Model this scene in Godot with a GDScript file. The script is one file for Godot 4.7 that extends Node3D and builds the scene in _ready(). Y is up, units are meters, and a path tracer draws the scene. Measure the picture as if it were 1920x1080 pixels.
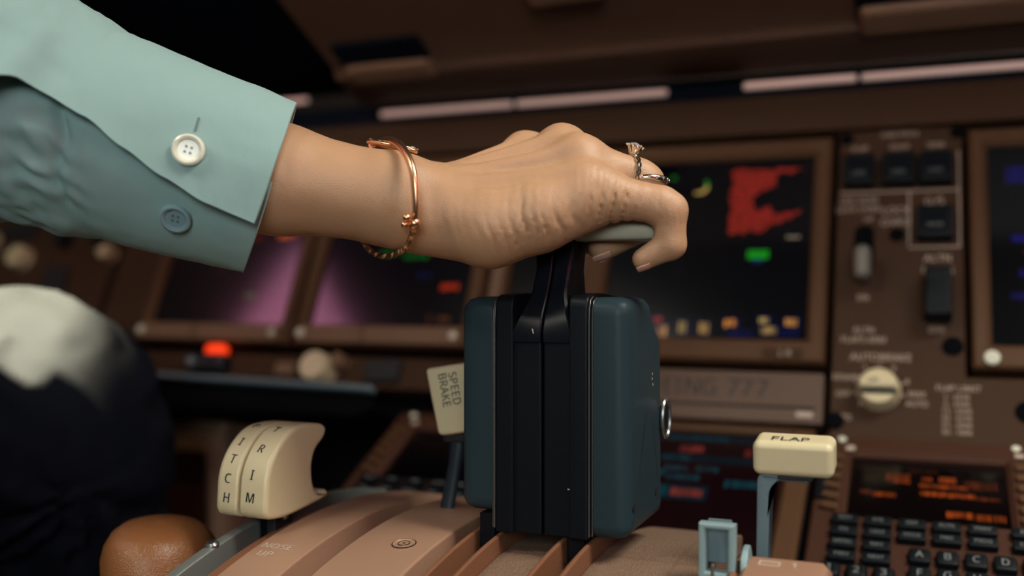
extends Node3D
# A flight deck seen from beside the throttle quadrant: a hand on the thrust levers.
# World: x right, y up, -z towards the nose. Floor at y = 0, the lens at y = H.

const H := 0.85
const PSI := 0.394444          # the lens is turned this far to the left of the nose
const FPX := 1860.0            # focal length for a 1920 x 1080 frame
const XC := -0.175             # centre line of the flight deck

var M := {}
var used := {}

# ------------------------------------------------------------------ camera geometry
func px(u: float, v: float, d: float) -> Vector3:
	var a := (u - 960.0) / FPX
	var b := -(v - 540.0) / FPX
	return Vector3((-sin(PSI) + a * cos(PSI)) * d, H + b * d, (-cos(PSI) - a * sin(PSI)) * d)

# ------------------------------------------------------------------ mesh collector
class MB:
	var t := PackedVector3Array()
	var mark := 0
	func begin() -> void:
		mark = t.size()
	func close() -> void:      # turn a closed piece so that its faces look outwards (clockwise)
		var vol := 0.0
		var o := t[mark] if t.size() > mark else Vector3.ZERO
		for i in range(mark, t.size(), 3):
			vol += (t[i] - o).dot((t[i + 1] - o).cross(t[i + 2] - o))
		if vol > 0.0:
			for i in range(mark, t.size(), 3):
				var k := t[i + 1]
				t[i + 1] = t[i + 2]
				t[i + 2] = k
		mark = t.size()
	func tri(a: Vector3, b: Vector3, c: Vector3) -> void:
		t.append(a); t.append(b); t.append(c)
	func quad(a: Vector3, b: Vector3, c: Vector3, d: Vector3) -> void:
		tri(a, b, c); tri(a, c, d)
	func loft(rings: Array, caps := true, loop := false) -> void:   # rings of equal size, each closed
		begin()
		var m: int = rings[0].size()
		var last := rings.size() if loop else rings.size() - 1
		for i in last:
			var p: PackedVector3Array = rings[i]
			var q: PackedVector3Array = rings[(i + 1) % rings.size()]
			for j in m:
				var k := (j + 1) % m
				quad(p[j], p[k], q[k], q[j])
		if caps and not loop:
			cap(rings[0]); var e: PackedVector3Array = rings[-1].duplicate(); e.reverse(); cap(e)
		close()
	func cap(ring: PackedVector3Array) -> void:    # planar polygon, run so that it closes the loft
		var c := Vector3.ZERO
		for p in ring: c += p
		c /= ring.size()
		var n := Vector3.ZERO
		for i in ring.size(): n += (ring[i] - c).cross(ring[(i + 1) % ring.size()] - c)
		if n.length() < 1e-12: return
		n = n.normalized()
		var x := n.cross(Vector3.UP if absf(n.y) < 0.9 else Vector3.RIGHT).normalized()
		var y := n.cross(x)
		var flat := PackedVector2Array()
		for p in ring: flat.append(Vector2((p - c).dot(x), (p - c).dot(y)))
		var ix := Geometry2D.triangulate_polygon(flat)
		if ix.is_empty():      # an outline whose inset crosses itself: a fan from its middle
			for i in ring.size():
				var a := ring[i]; var b := ring[(i + 1) % ring.size()]
				tri(a, c, b)
			return
		for i in range(0, ix.size(), 3):
			var a := ring[ix[i]]; var b := ring[ix[i + 1]]; var d := ring[ix[i + 2]]
			if (b - a).cross(d - a).dot(n) > 0.0: tri(a, d, b)
			else: tri(a, b, d)
	func rbox(c: Vector3, size: Vector3, r := 0.001, seg := 1, bs := Basis.IDENTITY) -> void:
		begin()
		var h := size * 0.5
		r = minf(r, minf(h.x, minf(h.y, h.z)) * 0.98)
		for ax in 3:
			var ux := (ax + 1) % 3
			var vx := (ax + 2) % 3
			for s in [-1.0, 1.0]:
				var us := coords(h[ux], r, seg)
				var vs := coords(h[vx], r, seg)
				var g := []
				for a in us:
					var row := PackedVector3Array()
					for b in vs:
						var p := Vector3.ZERO
						p[ax] = s * h[ax]; p[ux] = a; p[vx] = b
						var inner := Vector3(clampf(p.x, -h.x + r, h.x - r), clampf(p.y, -h.y + r, h.y - r), clampf(p.z, -h.z + r, h.z - r))
						row.append(c + bs * (inner + (p - inner).normalized() * r))
					g.append(row)
				for i in us.size() - 1:
					for j in vs.size() - 1:
						if s > 0: quad(g[i][j], g[i][j + 1], g[i + 1][j + 1], g[i + 1][j])
						else: quad(g[i][j], g[i + 1][j], g[i + 1][j + 1], g[i][j + 1])
		close()
	func coords(h: float, r: float, seg: int) -> PackedFloat32Array:
		var o := PackedFloat32Array()
		for k in seg: o.append(-h + r - r * tan(PI / 4 * (1.0 - float(k) / seg)))
		o.append(-h + r); o.append(h - r)
		for k in seg: o.append(h - r + r * tan(PI / 4 * float(k + 1) / seg))
		return o
	# outline in the x,y plane of tr, from z0 to z1, with rounded rims
	func prism(poly: PackedVector2Array, z0: float, z1: float, b0 := 0.0, b1 := 0.0, seg := 2, tr := Transform3D.IDENTITY) -> void:
		var rings := []
		if b0 > 0.0:
			for k in seg: rings.append(ring2(inset(poly, b0 * (1.0 - sin(PI / 2 * k / seg))), z0 + b0 * (1.0 - cos(PI / 2 * k / seg)), tr))
		rings.append(ring2(poly, z0 + b0, tr))
		rings.append(ring2(poly, z1 - b1, tr))
		if b1 > 0.0:
			for k in range(1, seg + 1): rings.append(ring2(inset(poly, b1 * (1.0 - cos(PI / 2 * k / seg))), z1 - b1 * (1.0 - sin(PI / 2 * k / seg)), tr))
		loft(rings)
	func ring2(poly: PackedVector2Array, z: float, tr: Transform3D) -> PackedVector3Array:
		var o := PackedVector3Array()
		for p in poly: o.append(tr * Vector3(p.x, p.y, z))
		return o
	func inset(poly: PackedVector2Array, d: float) -> PackedVector2Array:
		if d <= 0.0: return poly
		var area := 0.0
		var n := poly.size()
		for i in n: area += poly[i].cross(poly[(i + 1) % n])
		var sg := 1.0 if area > 0 else -1.0
		var o := PackedVector2Array()
		for i in n:
			var e0 := (poly[i] - poly[(i + n - 1) % n]).normalized()
			var e1 := (poly[(i + 1) % n] - poly[i]).normalized()
			var n0 := Vector2(-e0.y, e0.x) * sg
			var n1 := Vector2(-e1.y, e1.x) * sg
			var m := n0 + n1
			o.append(poly[i] + m / maxf(m.length_squared() * 0.5, 0.5) * d)
		return o
	func lathe(prof: Array, n: int, tr := Transform3D.IDENTITY) -> void:   # prof: (radius, height along y)
		var rings := []
		for p in prof:
			var r := PackedVector3Array()
			for k in n:
				var a := TAU * k / n
				r.append(tr * Vector3(cos(a) * maxf(p.x, 1e-5), p.y, sin(a) * maxf(p.x, 1e-5)))
			rings.append(r)
		loft(rings)
	func tube(pts: PackedVector3Array, rad, n := 8, loop := false, up := Vector3.UP, flat := 1.0, twist := 0.0) -> void:
		var rings := []
		var m := pts.size()
		for i in m:
			var a := pts[(i + m - 1) % m] if loop else pts[maxi(i - 1, 0)]
			var b := pts[(i + 1) % m] if loop else pts[mini(i + 1, m - 1)]
			var d := (b - a).normalized()
			var x := d.cross(up)
			x = x.normalized() if x.length() > 1e-4 else d.cross(Vector3.RIGHT).normalized()
			var y := x.cross(d)
			var r: float = rad[i] if rad is Array or rad is PackedFloat32Array else rad
			var o := PackedVector3Array()
			for k in n:
				var w := TAU * k / n + twist * i
				o.append(pts[i] + (x * cos(w) + y * sin(w) * flat) * r)
			rings.append(o)
		loft(rings, true, loop)
	func mesh(angle := 42.0) -> ArrayMesh:
		var lim := cos(deg_to_rad(angle))
		var n := t.size()
		var fn := PackedVector3Array()
		fn.resize(n / 3)
		var near := {}
		for f in n / 3:
			var a := t[f * 3]; var b := t[f * 3 + 1]; var c := t[f * 3 + 2]
			fn[f] = (c - a).cross(b - a)
			for q in 3:
				var key := Vector3i((t[f * 3 + q] * 40000.0).round())
				if near.has(key): near[key].append(f)
				else: near[key] = PackedInt32Array([f])
		var nn := PackedVector3Array()
		nn.resize(n)
		for i in n:
			var f := i / 3
			var u := fn[f].normalized()
			var s := Vector3.ZERO
			for g in near[Vector3i((t[i] * 40000.0).round())]:
				if fn[g].normalized().dot(u) > lim: s += fn[g]
			nn[i] = s.normalized() if s.length() > 1e-18 else Vector3.UP
		return arrays(t, nn)
	static func arrays(v: PackedVector3Array, nn: PackedVector3Array, ix = null, col = null) -> ArrayMesh:
		var arr := []
		arr.resize(Mesh.ARRAY_MAX)
		arr[Mesh.ARRAY_VERTEX] = v
		arr[Mesh.ARRAY_NORMAL] = nn
		if ix != null: arr[Mesh.ARRAY_INDEX] = ix
		if col != null: arr[Mesh.ARRAY_COLOR] = col
		var me := ArrayMesh.new()
		me.add_surface_from_arrays(Mesh.PRIMITIVE_TRIANGLES, arr)
		return me

# ------------------------------------------------------------------ smooth bodies from tapered bones
class Body:
	var bones := []            # [group, a, b, ra, rb]
	var k_in := PackedFloat32Array()   # blend inside each group
	var k_out := 0.006         # blend of the groups with group 0
	var k_side := 0.0015       # blend between the other groups
	var cell := 0.002
	var bump = null     # extra height at a point
	func bone(g: int, a: Vector3, b: Vector3, ra: float, rb: float) -> void:
		bones.append([g, a, b, ra, rb])
	static func smin(a: float, b: float, k: float) -> float:
		var h := maxf(k - absf(a - b), 0.0) / k
		return minf(a, b) - h * h * k * 0.25
	func dist(p: Vector3, act: PackedInt32Array) -> float:
		var core := 1.0
		var rest := 1.0
		var cur := -1
		var d := 1.0
		for i in act:
			var e: Array = bones[i]
			var g: int = e[0]
			if g != cur:
				if cur == 0: core = d
				elif cur > 0: rest = smin(rest, d, k_side)
				cur = g
				d = 1.0
			var a: Vector3 = e[1]
			var ba: Vector3 = e[2] - a
			var pa := p - a
			var h := clampf(pa.dot(ba) / maxf(ba.length_squared(), 1e-12), 0.0, 1.0)
			var x: float = (pa - ba * h).length() - lerpf(e[3], e[4], h)
			d = smin(d, x, k_in[g])
		if cur == 0: core = d
		elif cur > 0: rest = smin(rest, d, k_side)
		return smin(core, rest, k_out)
	func build(paint = null) -> ArrayMesh:
		bones.sort_custom(func(x, y): return x[0] < y[0])
		var all := PackedInt32Array(range(bones.size()))
		var lo := Vector3.INF
		var hi := -Vector3.INF
		for e in bones:
			var r: float = maxf(e[3], e[4]) + cell * 4.0
			lo = lo.min(e[1] - Vector3.ONE * r).min(e[2] - Vector3.ONE * r)
			hi = hi.max(e[1] + Vector3.ONE * r).max(e[2] + Vector3.ONE * r)
		var bl := 6
		var nb := Vector3i(((hi - lo) / (cell * bl)).ceil())
		var nx := nb.x * bl + 1
		var ny := nb.y * bl + 1
		var nz := nb.z * bl + 1
		var val := PackedFloat32Array()
		val.resize(nx * ny * nz)
		val.fill(9.0)
		var blocks := []
		var half := cell * bl * 0.5
		var blend := 0.0
		for q in k_in: blend = maxf(blend, q)
		var reach := half * 1.75 + blend * 0.4 + 0.004
		for bx in nb.x:
			for by in nb.y:
				for bz in nb.z:
					var c := lo + (Vector3(bx, by, bz) * bl + Vector3.ONE * bl * 0.5) * cell
					var act := PackedInt32Array()
					var best := 1.0
					var ds := PackedFloat32Array()
					for i in all:
						var e: Array = bones[i]
						var a: Vector3 = e[1]
						var ba: Vector3 = e[2] - a
						var h := clampf((c - a).dot(ba) / maxf(ba.length_squared(), 1e-12), 0.0, 1.0)
						var x: float = (c - a - ba * h).length() - lerpf(e[3], e[4], h)
						ds.append(x)
						best = minf(best, x)
					if best > reach or best < -reach: continue
					for i in all:
						if ds[i] < best + half * 3.5 + blend: act.append(i)
					blocks.append(Vector3i(bx, by, bz))
					for i in bl + 1:
						for j in bl + 1:
							for k in bl + 1:
								var at := ((bx * bl + i) * ny + by * bl + j) * nz + bz * bl + k
								if val[at] < 8.0: continue
								var p := lo + Vector3(bx * bl + i, by * bl + j, bz * bl + k) * cell
								var d := dist(p, act)
								if bump != null and absf(d) < 0.006: d -= bump.call(p)
								val[at] = d
		var vid := {}
		var vs := PackedVector3Array()
		var ix := PackedInt32Array()
		var off := [Vector3i(0, 0, 0), Vector3i(1, 0, 0), Vector3i(0, 1, 0), Vector3i(1, 1, 0), Vector3i(0, 0, 1), Vector3i(1, 0, 1), Vector3i(0, 1, 1), Vector3i(1, 1, 1)]
		var edges := [[0, 1], [2, 3], [4, 5], [6, 7], [0, 2], [1, 3], [4, 6], [5, 7], [0, 4], [1, 5], [2, 6], [3, 7]]
		for bb in blocks:
			for i in bl:
				for j in bl:
					for k in bl:
						var q := Vector3i(bb.x * bl + i, bb.y * bl + j, bb.z * bl + k)
						var v8 := PackedFloat32Array()
						var neg := 0
						for o in off:
							var d := val[((q.x + o.x) * ny + q.y + o.y) * nz + q.z + o.z]
							v8.append(d)
							if d < 0.0: neg += 1
						if neg == 0 or neg == 8: continue
						var sum := Vector3.ZERO
						var cnt := 0
						for e in edges:
							var d0 := v8[e[0]]
							var d1 := v8[e[1]]
							if (d0 < 0.0) != (d1 < 0.0):
								sum += Vector3(off[e[0]]).lerp(Vector3(off[e[1]]), d0 / (d0 - d1))
								cnt += 1
						vid[q] = vs.size()
						vs.append(lo + (Vector3(q) + sum / cnt) * cell)
		for q in vid:
			var base := val[(q.x * ny + q.y) * nz + q.z]
			for ax in 3:
				var o := Vector3i.ZERO
				o[ax] = 1
				var nxt := val[((q.x + o.x) * ny + q.y + o.y) * nz + q.z + o.z]
				if (base < 0.0) == (nxt < 0.0): continue
				var b := Vector3i.ZERO
				var c := Vector3i.ZERO
				b[(ax + 1) % 3] = 1
				c[(ax + 2) % 3] = 1
				if not (vid.has(q - b) and vid.has(q - c) and vid.has(q - b - c)): continue
				var w := [vid[q], vid[q - b], vid[q - b - c], vid[q - c]]
				if base < 0.0: w.reverse()
				ix.append_array([w[0], w[1], w[2], w[0], w[2], w[3]])
		var nn := PackedVector3Array()
		nn.resize(vs.size())
		for f in range(0, ix.size(), 3):
			var n := (vs[ix[f + 2]] - vs[ix[f]]).cross(vs[ix[f + 1]] - vs[ix[f]])
			nn[ix[f]] += n; nn[ix[f + 1]] += n; nn[ix[f + 2]] += n
		for i in nn.size(): nn[i] = nn[i].normalized()
		var col = null
		if paint != null:
			col = PackedColorArray()
			for i in vs.size(): col.append(paint.call(vs[i]))
		return MB.arrays(vs, nn, ix, col)

# ------------------------------------------------------------------ nodes
func numbered(called: String) -> String:
	used[called] = used.get(called, -1) + 1
	return called if used[called] == 0 else "%s_%03d" % [called, used[called]]

func thing(called: String, label: String, category: String, tr := Transform3D.IDENTITY, group := "") -> Node3D:
	var o := Node3D.new()
	o.name = numbered(called)
	add_child(o, true)
	o.transform = tr
	o.set_meta("label", label)
	o.set_meta("category", category)
	if group: o.set_meta("group", group)
	return o

func part(parent: Node, called: String, me: Mesh, m: Material, tr := Transform3D.IDENTITY, label := "") -> MeshInstance3D:
	var o := MeshInstance3D.new()
	o.name = called
	o.mesh = me
	o.material_override = m
	parent.add_child(o, true)
	o.transform = tr
	if label: o.set_meta("label", label)
	return o

func struct(called: String, me: Mesh, m: Material, tr := Transform3D.IDENTITY) -> MeshInstance3D:
	var o := part(self, called, me, m, tr)
	o.set_meta("kind", "structure")
	return o

func box(parent: Node, called: String, c: Vector3, size: Vector3, m: Material, r := 0.001, seg := 1, bs := Basis.IDENTITY, label := "") -> MeshInstance3D:
	var b := MB.new()
	b.rbox(Vector3.ZERO, size, r, seg)
	return part(parent, called, b.mesh(), m, Transform3D(bs, c), label)

func lettering(parent: Node, called: String, s: String, h: float, m: Material, tr: Transform3D, depth := 0.0003) -> MeshInstance3D:
	var key := "%s|%.5f" % [s, h]
	if not M.has(key):
		var tm := TextMesh.new()
		tm.font = M.font
		tm.text = s
		tm.font_size = 24
		tm.pixel_size = h / 17.0
		tm.depth = depth
		tm.curve_step = 2.0
		M[key] = tm
	return part(parent, called, M[key], m, tr)

func at_(x: float, y: float, z := 0.0) -> Transform3D:
	return Transform3D(Basis.IDENTITY, Vector3(x, y, z))

# ------------------------------------------------------------------ materials
func noise(freq: float, kind := FastNoiseLite.TYPE_SIMPLEX_SMOOTH, oct := 4, size := 256, ramp = null, sd := 1) -> NoiseTexture2D:
	var n := FastNoiseLite.new()
	n.seed = sd
	n.noise_type = kind
	n.frequency = freq
	n.fractal_octaves = oct
	var t := NoiseTexture2D.new()
	t.noise = n
	t.width = size
	t.height = size
	t.seamless = true
	if ramp: t.color_ramp = ramp
	return t

func ramp2(a: Color, b: Color) -> Gradient:
	var g := Gradient.new()
	g.colors = PackedColorArray([a, b])
	g.offsets = PackedFloat32Array([0.0, 1.0])
	return g

func mat(called: String, c: Color, rough := 0.6, metal := 0.0, grain := "", scale := 20.0, relief := 0.02) -> StandardMaterial3D:
	var m := StandardMaterial3D.new()
	m.resource_name = called
	m.albedo_color = c
	m.roughness = rough
	m.metallic = metal
	if grain:
		m.heightmap_enabled = true
		m.heightmap_texture = M[grain]
		m.heightmap_scale = relief
		m.uv1_triplanar = true
		m.uv1_scale = Vector3.ONE * scale
	M[called] = m
	return m

func rgb(r: int, g: int, b: int) -> Color:
	return Color8(r, g, b)

func glow(called: String, c: Color, e: float) -> StandardMaterial3D:
	var m := mat(called, c, 0.4)
	m.emission_enabled = true
	m.emission = c
	m.emission_energy_multiplier = e
	return m

func make_materials() -> void:
	M.font = SystemFont.new()
	M.font.font_names = PackedStringArray(["Droid Sans"])
	M.fine = noise(0.09, FastNoiseLite.TYPE_SIMPLEX_SMOOTH, 4, 256)
	M.soft = noise(0.02, FastNoiseLite.TYPE_SIMPLEX_SMOOTH, 3, 256, null, 5)
	M.pores = noise(0.11, FastNoiseLite.TYPE_CELLULAR, 2, 512, null, 9)
	mat("panel_brown", rgb(66, 44, 28), 0.55, 0.0, "fine", 60.0, 0.03)
	mat("bezel_tan", rgb(88, 61, 40), 0.5, 0.0, "fine", 60.0, 0.02)
	mat("bezel_light", rgb(128, 100, 80), 0.5, 0.0, "fine", 60.0, 0.02)
	mat("shield_brown", rgb(70, 41, 28), 0.6, 0.0, "fine", 50.0, 0.04)
	mat("name_paint", rgb(92, 68, 52), 0.5, 0.0, "fine", 60.0, 0.02)
	mat("shield_pad", rgb(134, 98, 76), 0.55, 0.0, "fine", 50.0, 0.04)
	mat("black_plastic", rgb(20, 24, 30), 0.5, 0.0, "fine", 80.0, 0.02)
	mat("black_matte", rgb(12, 13, 16), 0.85)
	mat("black_shield", rgb(16, 20, 30), 0.8, 0.0, "fine", 40.0, 0.05)
	mat("lever_case", rgb(38, 54, 60), 0.42, 0.0, "fine", 90.0, 0.006)
	mat("lever_black", rgb(11, 16, 21), 0.42, 0.0, "fine", 90.0, 0.006)
	mat("lever_stem", rgb(14, 18, 24), 0.34)
	mat("gear_grey", rgb(112, 108, 98), 0.4)
	mat("housing_brown", rgb(98, 66, 50), 0.6, 0.0, "fine", 50.0, 0.04)  # shield_brown made lighter, in place of light missing from the underside
	mat("worn_edge_glint", rgb(96, 92, 86), 0.35, 0.4)
	mat("grip_grey", rgb(182, 180, 160), 0.5, 0.0, "fine", 80.0, 0.01)
	mat("cream", rgb(214, 199, 160), 0.34, 0.0, "soft", 30.0, 0.008)
	mat("ink", rgb(22, 26, 28), 0.6)
	mat("white_ink", rgb(186, 168, 150), 0.7)
	mat("key_ink", rgb(120, 124, 122), 0.7)
	mat("key_black", rgb(11, 16, 20), 0.5)
	mat("quadrant_paint", rgb(184, 144, 118), 0.36, 0.25, "fine", 70.0, 0.006)
	mat("quadrant_wall", rgb(128, 84, 58), 0.5, 0.0, "fine", 60.0, 0.02)
	mat("quadrant_floor", rgb(128, 98, 78), 0.7, 0.0, "fine", 60.0, 0.05)
	var spk := M.quadrant_floor as StandardMaterial3D
	var gr := Gradient.new()        # dust specks on the worn paint
	gr.offsets = PackedFloat32Array([0.0, 0.3, 0.72, 0.78])
	gr.colors = PackedColorArray([rgb(92, 68, 52), rgb(112, 84, 65), rgb(112, 84, 65), rgb(196, 176, 156)])
	spk.albedo_color = Color.WHITE
	spk.albedo_texture = noise(0.12, FastNoiseLite.TYPE_SIMPLEX, 3, 512, gr, 3)
	spk.uv1_scale = Vector3.ONE * 22.0
	mat("rim_metal", rgb(150, 156, 150), 0.42, 0.6, "fine", 80.0, 0.01)
	mat("steel", rgb(176, 176, 172), 0.28, 0.95)
	mat("latch_paint", rgb(146, 170, 172), 0.42, 0.2, "fine", 70.0, 0.01)
	mat("lever_blue", rgb(112, 131, 138), 0.4, 0.35, "fine", 70.0, 0.01)
	mat("stem_blue", rgb(34, 46, 53), 0.4, 0.2, "fine", 70.0, 0.01)
	mat("worn_label", rgb(158, 118, 94), 0.5, 0.0, "fine", 60.0, 0.03)
	mat("leather_brown", rgb(142, 92, 54), 0.26, 0.0, "pores", 26.0, 0.03)
	mat("gold", rgb(244, 190, 146), 0.28, 1.0)
	mat("silver", rgb(226, 216, 200), 0.2, 1.0)
	mat("gem", rgb(250, 248, 240), 0.05, 0.75)
	mat("navy_cloth", rgb(22, 23, 31), 0.95, 0.0, "pores", 90.0, 0.03)
	for k in ["key_black", "lever_black", "lever_case", "lever_stem"]: M[k].metallic_specular = 0.32
	for k in ["panel_brown", "bezel_tan", "bezel_light", "shield_brown"]: M[k].metallic_specular = 0.32
	for k in ["navy_cloth", "black_matte", "black_shield"]: M[k].metallic_specular = 0.12
	mat("shirt_cloth", rgb(140, 170, 166), 0.85, 0.0, "fine", 70.0, 0.008)
	M.shirt_cloth.rim_enabled = true
	M.shirt_cloth.rim = 0.3
	mat("button_pearl", rgb(226, 226, 205), 0.22)
	mat("button_blue", rgb(130, 160, 165), 0.3)
	var s := mat("skin", Color(0.49, 0.28, 0.155).linear_to_srgb(), 0.46, 0.0, "pores", 30.0, 0.022)
	s.subsurf_scatter_enabled = true
	s.subsurf_scatter_strength = 0.12
	mat("nail", rgb(222, 170, 150), 0.25)
	mat("wall_paint", rgb(58, 50, 46), 0.8, 0.0, "fine", 30.0, 0.03)
	mat("floor_carpet", rgb(40, 38, 40), 0.95, 0.0, "fine", 60.0, 0.1)
	mat("seat_cloth", rgb(36, 36, 44), 0.9, 0.0, "fine", 60.0, 0.06)
	var g := mat("window_glass", Color(0.9, 0.95, 0.95, 0.08), 0.03)
	g.transparency = BaseMaterial3D.TRANSPARENCY_ALPHA
	glow("strip_glow", Color(0.86, 0.72, 0.68), 0.2)
	glow("added_lamp_glow", Color(0.9, 1.0, 0.96), 3.0)
	glow("annunciator_glow", Color(1.0, 0.25, 0.08), 1.2)
	mat("annunciator_off", rgb(60, 26, 16), 0.4)

# ------------------------------------------------------------------ camera, sky, lights
func make_view() -> void:
	var cam := Camera3D.new()
	cam.name = "camera"
	add_child(cam)
	var at := CameraAttributesPhysical.new()
	at.frustum_focal_length = 12.0 / (540.0 / FPX)
	at.frustum_focus_distance = 0.5
	at.frustum_near = 0.02
	at.frustum_far = 50.0
	at.exposure_aperture = 3.4
	cam.attributes = at
	cam.position = Vector3(0, H, 0)
	cam.rotation = Vector3(0, PSI, 0)
	cam.current = true
	var we := WorldEnvironment.new()
	we.name = "surroundings"
	var e := Environment.new()
	e.background_mode = Environment.BG_SKY
	var sky := Sky.new()
	var sm := ProceduralSkyMaterial.new()
	sm.sky_top_color = Color(0.4, 0.52, 0.66)
	sm.sky_horizon_color = Color(0.95, 0.34, 0.42)
	sm.sky_curve = 0.7
	sm.ground_bottom_color = Color(0.12, 0.12, 0.14)
	sm.ground_horizon_color = Color(0.4, 0.34, 0.36)
	sm.sky_energy_multiplier = 2.8
	sky.sky_material = sm
	e.sky = sky
	e.background_energy_multiplier = 1.0
	e.tonemap_mode = Environment.TONE_MAPPER_LINEAR
	e.tonemap_exposure = 0.75
	e.sdfgi_enabled = true
	e.ssao_enabled = true
	e.ssil_enabled = true
	we.environment = e
	add_child(we)

func added_dome_light(x: float, z: float, w: float, d: float, energy: float, c: Color, label: String) -> void:  # an unseen ceiling light, added to light the deck
	var t := thing("added_dome_light", label, "lamp", at_(x, 1.75, z), "added ceiling lights of the flight deck")
	box(t, "frame", Vector3(0, -0.008, 0), Vector3(w + 0.04, 0.016, d + 0.04), M.bezel_light, 0.004)
	box(t, "lens", Vector3(0, -0.018, 0), Vector3(w, 0.012, d), M.added_lamp_glow, 0.003)
	var l := AreaLight3D.new()
	l.name = "added_dome_lamp"
	l.area_size = Vector2(w, d)
	l.light_energy = energy
	l.light_color = c
	l.area_range = 6.0
	l.area_attenuation = 2.0
	l.shadow_enabled = true
	t.add_child(l)
	l.position = Vector3(0, -0.03, 0)
	l.rotation = Vector3(-PI / 2, 0, 0)

func make_lights() -> void:
	added_dome_light(0.52, -0.38, 0.44, 0.36, 1.8, Color(1.0, 0.98, 0.92), "added oblong ceiling light over the seat right of the pedestal")  # added as key light from above right
	added_dome_light(-0.72, 0.34, 0.3, 0.2, 0.8, Color(1.0, 0.96, 0.9), "added small ceiling light above the back of the pilot's seat")  # added to brighten the left part of the panel
	# unseen glowing panel on the rear wall, added as frontal fill
	var wl := thing("added_wall_light", "wide glowing fill panel added on the rear wall behind the seats", "lamp", Transform3D(Basis.IDENTITY, Vector3(0.4, 1.3, 1.17)))
	box(wl, "frame", Vector3(0, 0, -0.008), Vector3(0.84, 0.54, 0.016), M.bezel_light, 0.004)
	box(wl, "lens", Vector3(0, 0, -0.018), Vector3(0.8, 0.5, 0.012), M.added_lamp_glow, 0.003)
	var wa := AreaLight3D.new()
	wa.name = "added_wall_lamp"
	wa.area_size = Vector2(0.8, 0.5)
	wa.light_energy = 1.3
	wa.light_color = Color(0.97, 0.99, 1.0)
	wa.area_range = 6.0
	wa.area_attenuation = 2.0
	wa.shadow_enabled = true
	wl.add_child(wa)
	wa.position = Vector3(0, 0, -0.03)
	# unseen spot added over the lap, standing in for sun on the knee
	var at := Vector3(-0.46, 1.715, 0.04)
	var aim := (Vector3(-0.628, H - 0.03, -0.492) - at).normalized()
	var sx := aim.cross(Vector3.BACK).normalized()
	var t := thing("added_knee_spot", "small tubular lamp added on the ceiling in place of sun above the pilot's knee", "lamp", Transform3D(Basis(sx, -aim, sx.cross(-aim)), at))
	var b := MB.new()
	b.lathe([Vector2(0, 0.012), Vector2(0.028, 0.010), Vector2(0.035, 0.0), Vector2(0.035, -0.14), Vector2(0.0315, -0.14), Vector2(0.0315, -0.002), Vector2(0, -0.002)], 24)  # deep tube keeps the added lamp from showing in the displays
	part(t, "housing", b.mesh(), M.black_plastic)
	b = MB.new()
	b.lathe([Vector2(0, -0.003), Vector2(0.026, -0.003), Vector2(0.02, -0.008), Vector2(0, -0.010)], 16)
	part(t, "lens", b.mesh(), M.added_lamp_glow)
	var l := SpotLight3D.new()
	l.name = "added_knee_lamp"
	l.light_energy = 105.0
	l.light_color = Color(1.0, 0.96, 0.7)
	l.light_size = 0.015
	l.spot_angle = 5.1
	l.spot_angle_attenuation = 0.12
	l.spot_range = 6.0
	l.shadow_enabled = true
	t.add_child(l)
	l.position = Vector3(0, -0.014, 0)
	l.rotation = Vector3(-PI / 2, 0, 0)

# ------------------------------------------------------------------ shell
func wall_with_hole(called: String, c: Vector3, size: Vector3, ax: int, lo: Vector2, hi: Vector2) -> void:
	# size spans the wall; the opening runs from lo to hi along (axis ax, y)
	var b := MB.new()
	var a0 := c[ax] - size[ax] / 2
	var a1 := c[ax] + size[ax] / 2
	var y0 := c.y - size.y / 2
	var y1 := c.y + size.y / 2
	for r in [[a0, a1, y0, lo.y], [a0, a1, hi.y, y1], [a0, lo.x, lo.y, hi.y], [hi.x, a1, lo.y, hi.y]]:
		var s := size
		var q := c
		s[ax] = r[1] - r[0]; s.y = r[3] - r[2]
		q[ax] = (r[0] + r[1]) / 2; q.y = (r[2] + r[3]) / 2
		b.rbox(q, s, 0.004)
	struct(called, b.mesh(), M.wall_paint)

func window(n: int, c: Vector3, size: Vector3, ax: int, posts: Array) -> void:
	var t := Node3D.new()
	t.name = "window_%d" % n
	add_child(t)
	t.set_meta("kind", "structure")
	t.position = c
	var w := size[ax]
	var b := MB.new()
	for s in [-1.0, 1.0]:
		var p := Vector3.ZERO
		var z := size
		p.y = s * (size.y / 2 - 0.015); z.y = 0.03
		b.rbox(p, z, 0.004)
		p = Vector3.ZERO; z = size
		p[ax] = s * (w / 2 - 0.015); z[ax] = 0.03
		b.rbox(p, z, 0.004)
	for q in posts:
		var p := Vector3.ZERO
		var z := size
		p[ax] = q; z[ax] = 0.07
		b.rbox(p, z, 0.006)
	part(t, "window_frame", b.mesh(), M.wall_paint)
	var g := size
	g[2 if ax == 0 else 0] = 0.006
	box(t, "pane", Vector3.ZERO, g * Vector3(0.99, 0.99, 0.99), M.window_glass, 0.001)

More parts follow.
